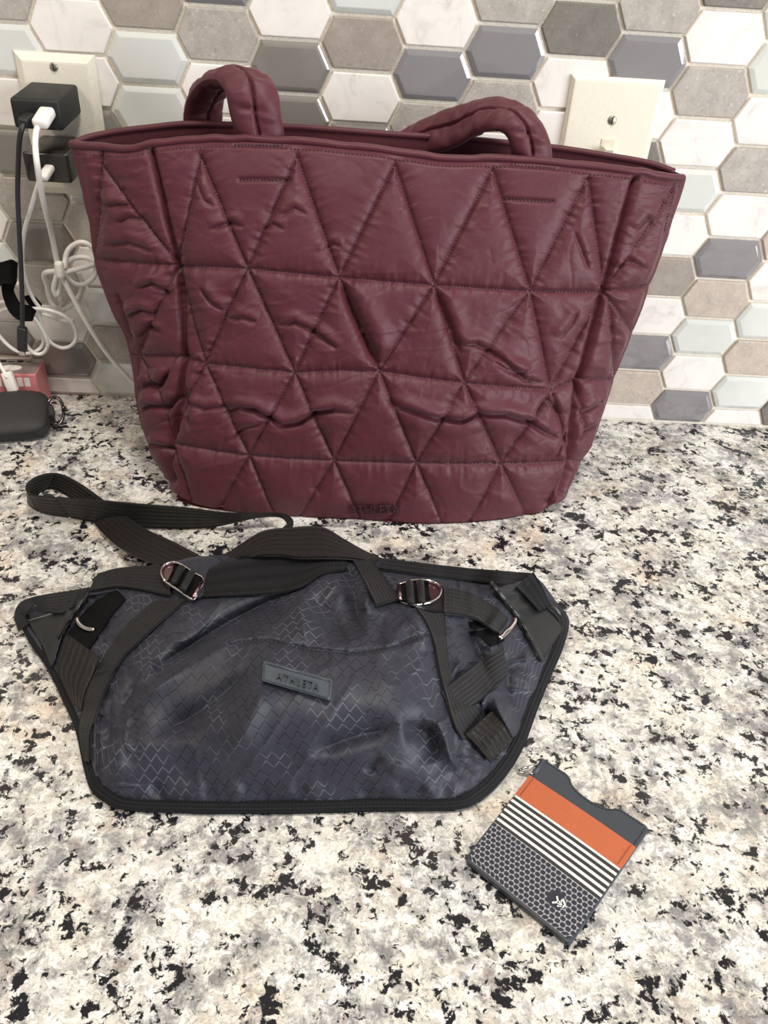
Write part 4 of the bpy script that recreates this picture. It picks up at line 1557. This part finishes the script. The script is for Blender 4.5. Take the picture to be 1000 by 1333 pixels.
tube('strap_ring', on_bag([(650, 831), (656, 826), (663, 819), (669, 811), (670, 806)], .009), .0019, CHROME, sling, 10, 5)
tube('strap_ring', on_bag([(101, 805), (103, 811), (108, 816), (115, 819), (123, 820)], .009), .0016, CHROME, sling, 10, 5)

# rubber label with pressed lettering
LQ = np.array([(343, 860), (433, 885), (430, 912), (341, 886)], float)


def lab(u, v, lift):
    p = (LQ[0] * (1 - u) + LQ[1] * u) * (1 - v) + (LQ[3] * (1 - u) + LQ[2] * u) * v
    z0 = sling_h(np.array([LQ[0], LQ[1], LQ[2], LQ[3], (LQ[0] + LQ[2]) / 2]))
    z = (z0[0] * (1 - u) + z0[1] * u) * (1 - v) + (z0[3] * (1 - u) + z0[2] * u) * v + max(0, z0[4] - z0[:4].mean())
    return at_z(p, z + lift)


RUBL = plain('slate_rubber_label', (66, 74, 82), .38, .5, bump=.15, bscale=900)
RUBD = plain('slate_rubber_lettering', (52, 60, 68), .3, .5)
ol = []
for cx_, cy_, a0 in ((.97, .1, -90), (.97, .9, 0), (.03, .9, 90), (.03, .1, 180)):
    ol += [(cx_ + .03 * math.cos(math.radians(a0 + k * 30)), cy_ + .1 * math.sin(math.radians(a0 + k * 30))) for k in range(4)]
V, Fs = prism_vf(ol, lambda a, b, h: lab(a, b, h), -.001, .0034)
lb_ = obj('brand_label', V, Fs, RUBL, sling, smooth=False)
V, Fs = [], []
inn = [(.025 + .95 * (a - 0) if False else .5 + (a - .5) * .955, .5 + (b - .5) * .82) for a, b in ol]
P = [lab(a, b, .0036) for a, b in inn]
V, Fs = tube_vf(np.array(P + P[:1]), .0004, 5, 0, 0)
obj('label_border', V, Fs, RUBD, lb_)
V, Fs = text_vf('ATHLETA', spacing=1.2)
obj('lettering', [lab(.2 + .62 * x, .70 - .36 * y, .0038 + .0005 * z) for x, y, z in V], Fs, RUBD, lb_, smooth=False)


def sling_thread(pts, step, ln_, lift=.0006):
    P = resample(np.array(pts, float), int(np.linalg.norm(np.diff(np.array(pts, float), axis=0), axis=1).sum() / step) * 2)
    Z = sling_h(P)
    Q = at_z(P, Z + lift)
    V, Fs = [], []
    for i in range(0, len(Q) - 1, 2):
        A, B = Q[i], Q[i] + (Q[i + 1] - Q[i]) * ln_
        t = np.cross(B - A, [0, -.3, 1])
        t = t / (np.linalg.norm(t) + 1e-12) * .0004
        o = len(V)
        M_ = (A + B) / 2 + np.array([0, -.0002, .0005])
        V += [A - t, A + t, M_ + t, M_ - t, B + t, B - t]
        Fs += [(o, o + 1, o + 2, o + 3), (o + 3, o + 2, o + 4, o + 5)]
    return stuff(obj('seam_stitching', V, Fs, BLACKP, sling, smooth=False))


sling_thread(GATHER, 5.5, .9)


# ------------------------------------------------------------------ card wallet
WC = at_z(np.array([(707, 986), (847, 1077), (743, 1229), (605, 1117)], float), .0052)
wallet = empty('card_wallet', WC.mean(0) * [1, 1, 0], 'small card wallet with orange band, striped band and dotted pocket on the granite', 'wallet')


def wl(u, v, h):
    p = (WC[0] * (1 - u) + WC[1] * u) * (1 - v) + (WC[3] * (1 - u) + WC[2] * u) * v
    return (p[0], p[1], h)


def outline(notch=True):
    o = []
    r, rv = .045, .037
    for cx_, cy_, a0 in ((r, rv, 180), (1 - r, rv, 270), (1 - r, 1 - rv, 0), (r, 1 - rv, 90)):
        o += [(cx_ + r * math.cos(math.radians(a0 + k * 22.5)), cy_ + rv * math.sin(math.radians(a0 + k * 22.5))) for k in range(5)]
        if notch and a0 == 180:
            o += [(.235, 0.0), (.25, .004)]
            o += [(.495 - .205 * math.cos(t), .012 + .068 * math.sin(t)) for t in np.linspace(.12, math.pi - .12, 19)]
            o += [(.74, .004), (.755, 0.0)]
    return o


WLEA = plain('slate_wallet_leather', (52, 58, 66), .42, .5, bump=.3, bscale=1200)
ORANGE = plain('orange_pebbled_leather', (180, 94, 58), .5, .4, bump=.5, bscale=1500, var=.05)
t = NT('striped_elastic')
uvn = t.n('ShaderNodeTexCoord').outputs['UV']
sp = t.n('ShaderNodeSeparateXYZ')
t.l(uvn, sp.inputs[0])
fr_ = t.math('FRACT', t.math('MULTIPLY', sp.outputs[1], 6.0))
k = t.ramp(fr_, [(.0, 1.0), (.34, 1.0), (.40, 0.0), (.90, 0.0), (.96, 1.0)])
wv = t.math('SINE', t.math('MULTIPLY', sp.outputs[0], 420.0))
t.bump(t.math('ADD', wv, t.math('MULTIPLY', k, 2.0)), .3, .0003)
STRIPE = t.set(t.mix(k, s2l(58, 57, 58), s2l(232, 229, 222)), .8, .2)
t = NT('net_pattern_elastic')
uvn = t.n('ShaderNodeTexCoord').outputs['UV']
sp = t.n('ShaderNodeSeparateXYZ')
t.l(uvn, sp.inputs[0])
yy = t.math('MULTIPLY', sp.outputs[1], 10.0)
row = t.math('FLOOR', yy)
xx = t.math('ADD', t.math('MULTIPLY', sp.outputs[0], 21.0), t.math('MULTIPLY', row, .5))
dx = t.math('ABSOLUTE', t.math('SUBTRACT', t.math('FRACT', xx), .5))
dy = t.math('ABSOLUTE', t.math('SUBTRACT', t.math('FRACT', yy), .5))
hexd = t.math('MAXIMUM', dy, t.math('ADD', t.math('MULTIPLY', dx, .9), t.math('MULTIPLY', dy, .42)))
k = t.ramp(hexd, [(.42, 0.0), (.47, 1.0)])
br = t.math('SINE', t.math('MULTIPLY', t.math('ADD', dx, dy), 34.0))
k = t.math('MULTIPLY', k, t.ramp(br, [(.15, .45), (.6, 1.0)]))
# plain disc round the mark
cdx = t.math('MULTIPLY', t.math('SUBTRACT', sp.outputs[0], .74), 1.0)
cdy = t.math('MULTIPLY', t.math('SUBTRACT', sp.outputs[1], .53), .42)
cd_ = t.math('SQRT', t.math('ADD', t.math('MULTIPLY', cdx, cdx), t.math('MULTIPLY', cdy, cdy)))
k = t.math('MULTIPLY', k, t.ramp(cd_, [(.068, 0.0), (.078, 1.0)]))
t.bump(k, .3, .0003)
NETP = t.set(t.mix(k, s2l(50, 51, 60), s2l(186, 185, 188)), .75, .25)

V, Fs = prism_vf(outline(), wl, .0006, .0048)
wb = obj('body', V, Fs, WLEA, wallet, smooth=False)
bv = wb.modifiers.new('bevel', 'BEVEL')
bv.width = .0007
bv.segments = 2
bv.limit_method = 'ANGLE'


def band(name, v0, v1, h, mat, ins=.012, rnd=False, bow=.0006):
    n, k = 24, 10
    uu, vv = np.linspace(ins, 1 - ins, n), np.linspace(0, 1, k)
    V, uv = [], []
    for b in vv:
        for a in uu:
            A = a
            if rnd and b > .85:
                e = (b - .85) / .15
                lim = .045 * (1 - math.sqrt(max(0, 1 - e * e)))
                A = ins + lim + (a - ins) / (1 - 2 * ins) * (1 - 2 * ins - 2 * lim)
            V.append(wl(A, v0 + (v1 - v0) * b, h + bow * math.sin(math.pi * a)))
            uv.append((a, b))
    Vb = [(x, y, .0045) for x, y, z in V]
    F = [tuple(f) for f in grid_faces(k, n, 0, True)]
    o = n * k
    edge_ = list(range(n)) + [n * i + n - 1 for i in range(1, k)] + [n * (k - 1) + i for i in range(n - 2, -1, -1)] + [n * i for i in range(k - 2, 0, -1)]
    for i in range(len(edge_)):
        a, b = edge_[i], edge_[(i + 1) % len(edge_)]
        F.append((a, b, o + b, o + a))
    return obj(name, V + Vb, F, mat, wallet, smooth=False, uv=uv + uv)


band('orange_band', .195, .392, .0056, ORANGE, .004)
band('striped_band', .392, .665, .0053, STRIPE, .010)
band('net_pocket', .665, .988, .0055, NETP, .012, True)
# stitching
V, Fs = [], []


def dash(u0, v0, u1, v1, h, w=.0003):
    A, B = np.array(wl(u0, v0, h)), np.array(wl(u1, v1, h))
    tt_ = np.cross(B - A, [0, 0, 1])
    tt_ = tt_ / np.linalg.norm(tt_) * w
    o = len(V)
    V.extend([A - tt_, A + tt_, (A + B) / 2 + tt_ + [0, 0, .0004], (A + B) / 2 - tt_ + [0, 0, .0004], B + tt_, B - tt_])
    Fs.extend([(o, o + 1, o + 2, o + 3), (o + 3, o + 2, o + 4, o + 5)])


for s_ in np.arange(.03, .18, .0165):
    for u_ in (.03, .97):
        dash(u_, s_, u_, s_ + .011, .0049)
op = [p for p in outline() if p[1] < .09]
for a, b in zip(op[4:-5], op[5:-4]):
    L = math.hypot((b[0] - a[0]) * 70, (b[1] - a[1]) * 88)
    nn = max(1, int(L / 1.6))
    for q_ in range(nn):
        f0, f1 = q_ / nn, (q_ + .62) / nn
        dash(a[0] + (b[0] - a[0]) * f0, a[1] + .018 + (b[1] - a[1]) * f0, a[0] + (b[0] - a[0]) * f1, a[1] + .018 + (b[1] - a[1]) * f1, .0049)
stuff(obj('edge_stitching', V, Fs, BLACKP, wallet, smooth=False))
V, Fs = [], []
for s_ in np.arange(.205, .38, .0165):
    for u_ in (.045, .955):
        dash(u_, s_, u_, s_ + .011, .0059)
stuff(obj('band_stitching', V, Fs, plain('brown_thread', (120, 58, 32), .7), wallet, smooth=False))


# small white mark on the pocket, set in strokes
def wpx(p, h):
    return tuple(at_z(np.array(p, float), h))


V, Fs = [], []
strokes = [((725.2, 1166.5), (727.2, 1176.5), 1.1), ((719, 1175), (731, 1174), 1.2), ((732.5, 1170.5), (728.2, 1179.5), 1.1), ((733.0, 1170), (736, 1178.5), 1.1), ((725.5, 1179.2), (736.5, 1179.4), 1.2), ((730.5, 1176.5), (733.5, 1182), 1.0)]
for a, b, w_ in strokes:
    a, b = np.array(a), np.array(b)
    d = (b - a) / np.linalg.norm(b - a)
    n_ = np.array([-d[1], d[0]]) * w_
    q_ = [a - n_, b - n_, b + n_, a + n_]
    o = len(V)
    V += [wpx(p, .0056) for p in q_] + [wpx(p, .0064) for p in q_]
    Fs += [(o + 3, o + 2, o + 1, o), (o + 4, o + 5, o + 6, o + 7)] + [(o + i, o + (i + 1) % 4, o + 4 + (i + 1) % 4, o + 4 + i) for i in range(4)]
obj('logo_mark', V, Fs, plain('white_print', (238, 236, 232), .6, var=.01), wallet, smooth=False)
# metal clip at the corner
tube('clip_ring', at_z(np.array([(702, 996), (696, 996.5), (688, 998.5), (678, 1001.5), (676.5, 1005), (683, 1006.5), (692, 1007.5), (698, 1006.5), (702, 1003)], float), np.array([.004, .005, .006, .005, .003, .003, .004, .004, .004])), .0009, CHROME, wallet, 8, 4)
tube('clip_loop', at_z(np.array([(694, 1008), (699, 1002), (704, 995), (706, 990)], float), np.array([.0035, .005, .005, .004])), .0016, WLEA, wallet, 8, 4)
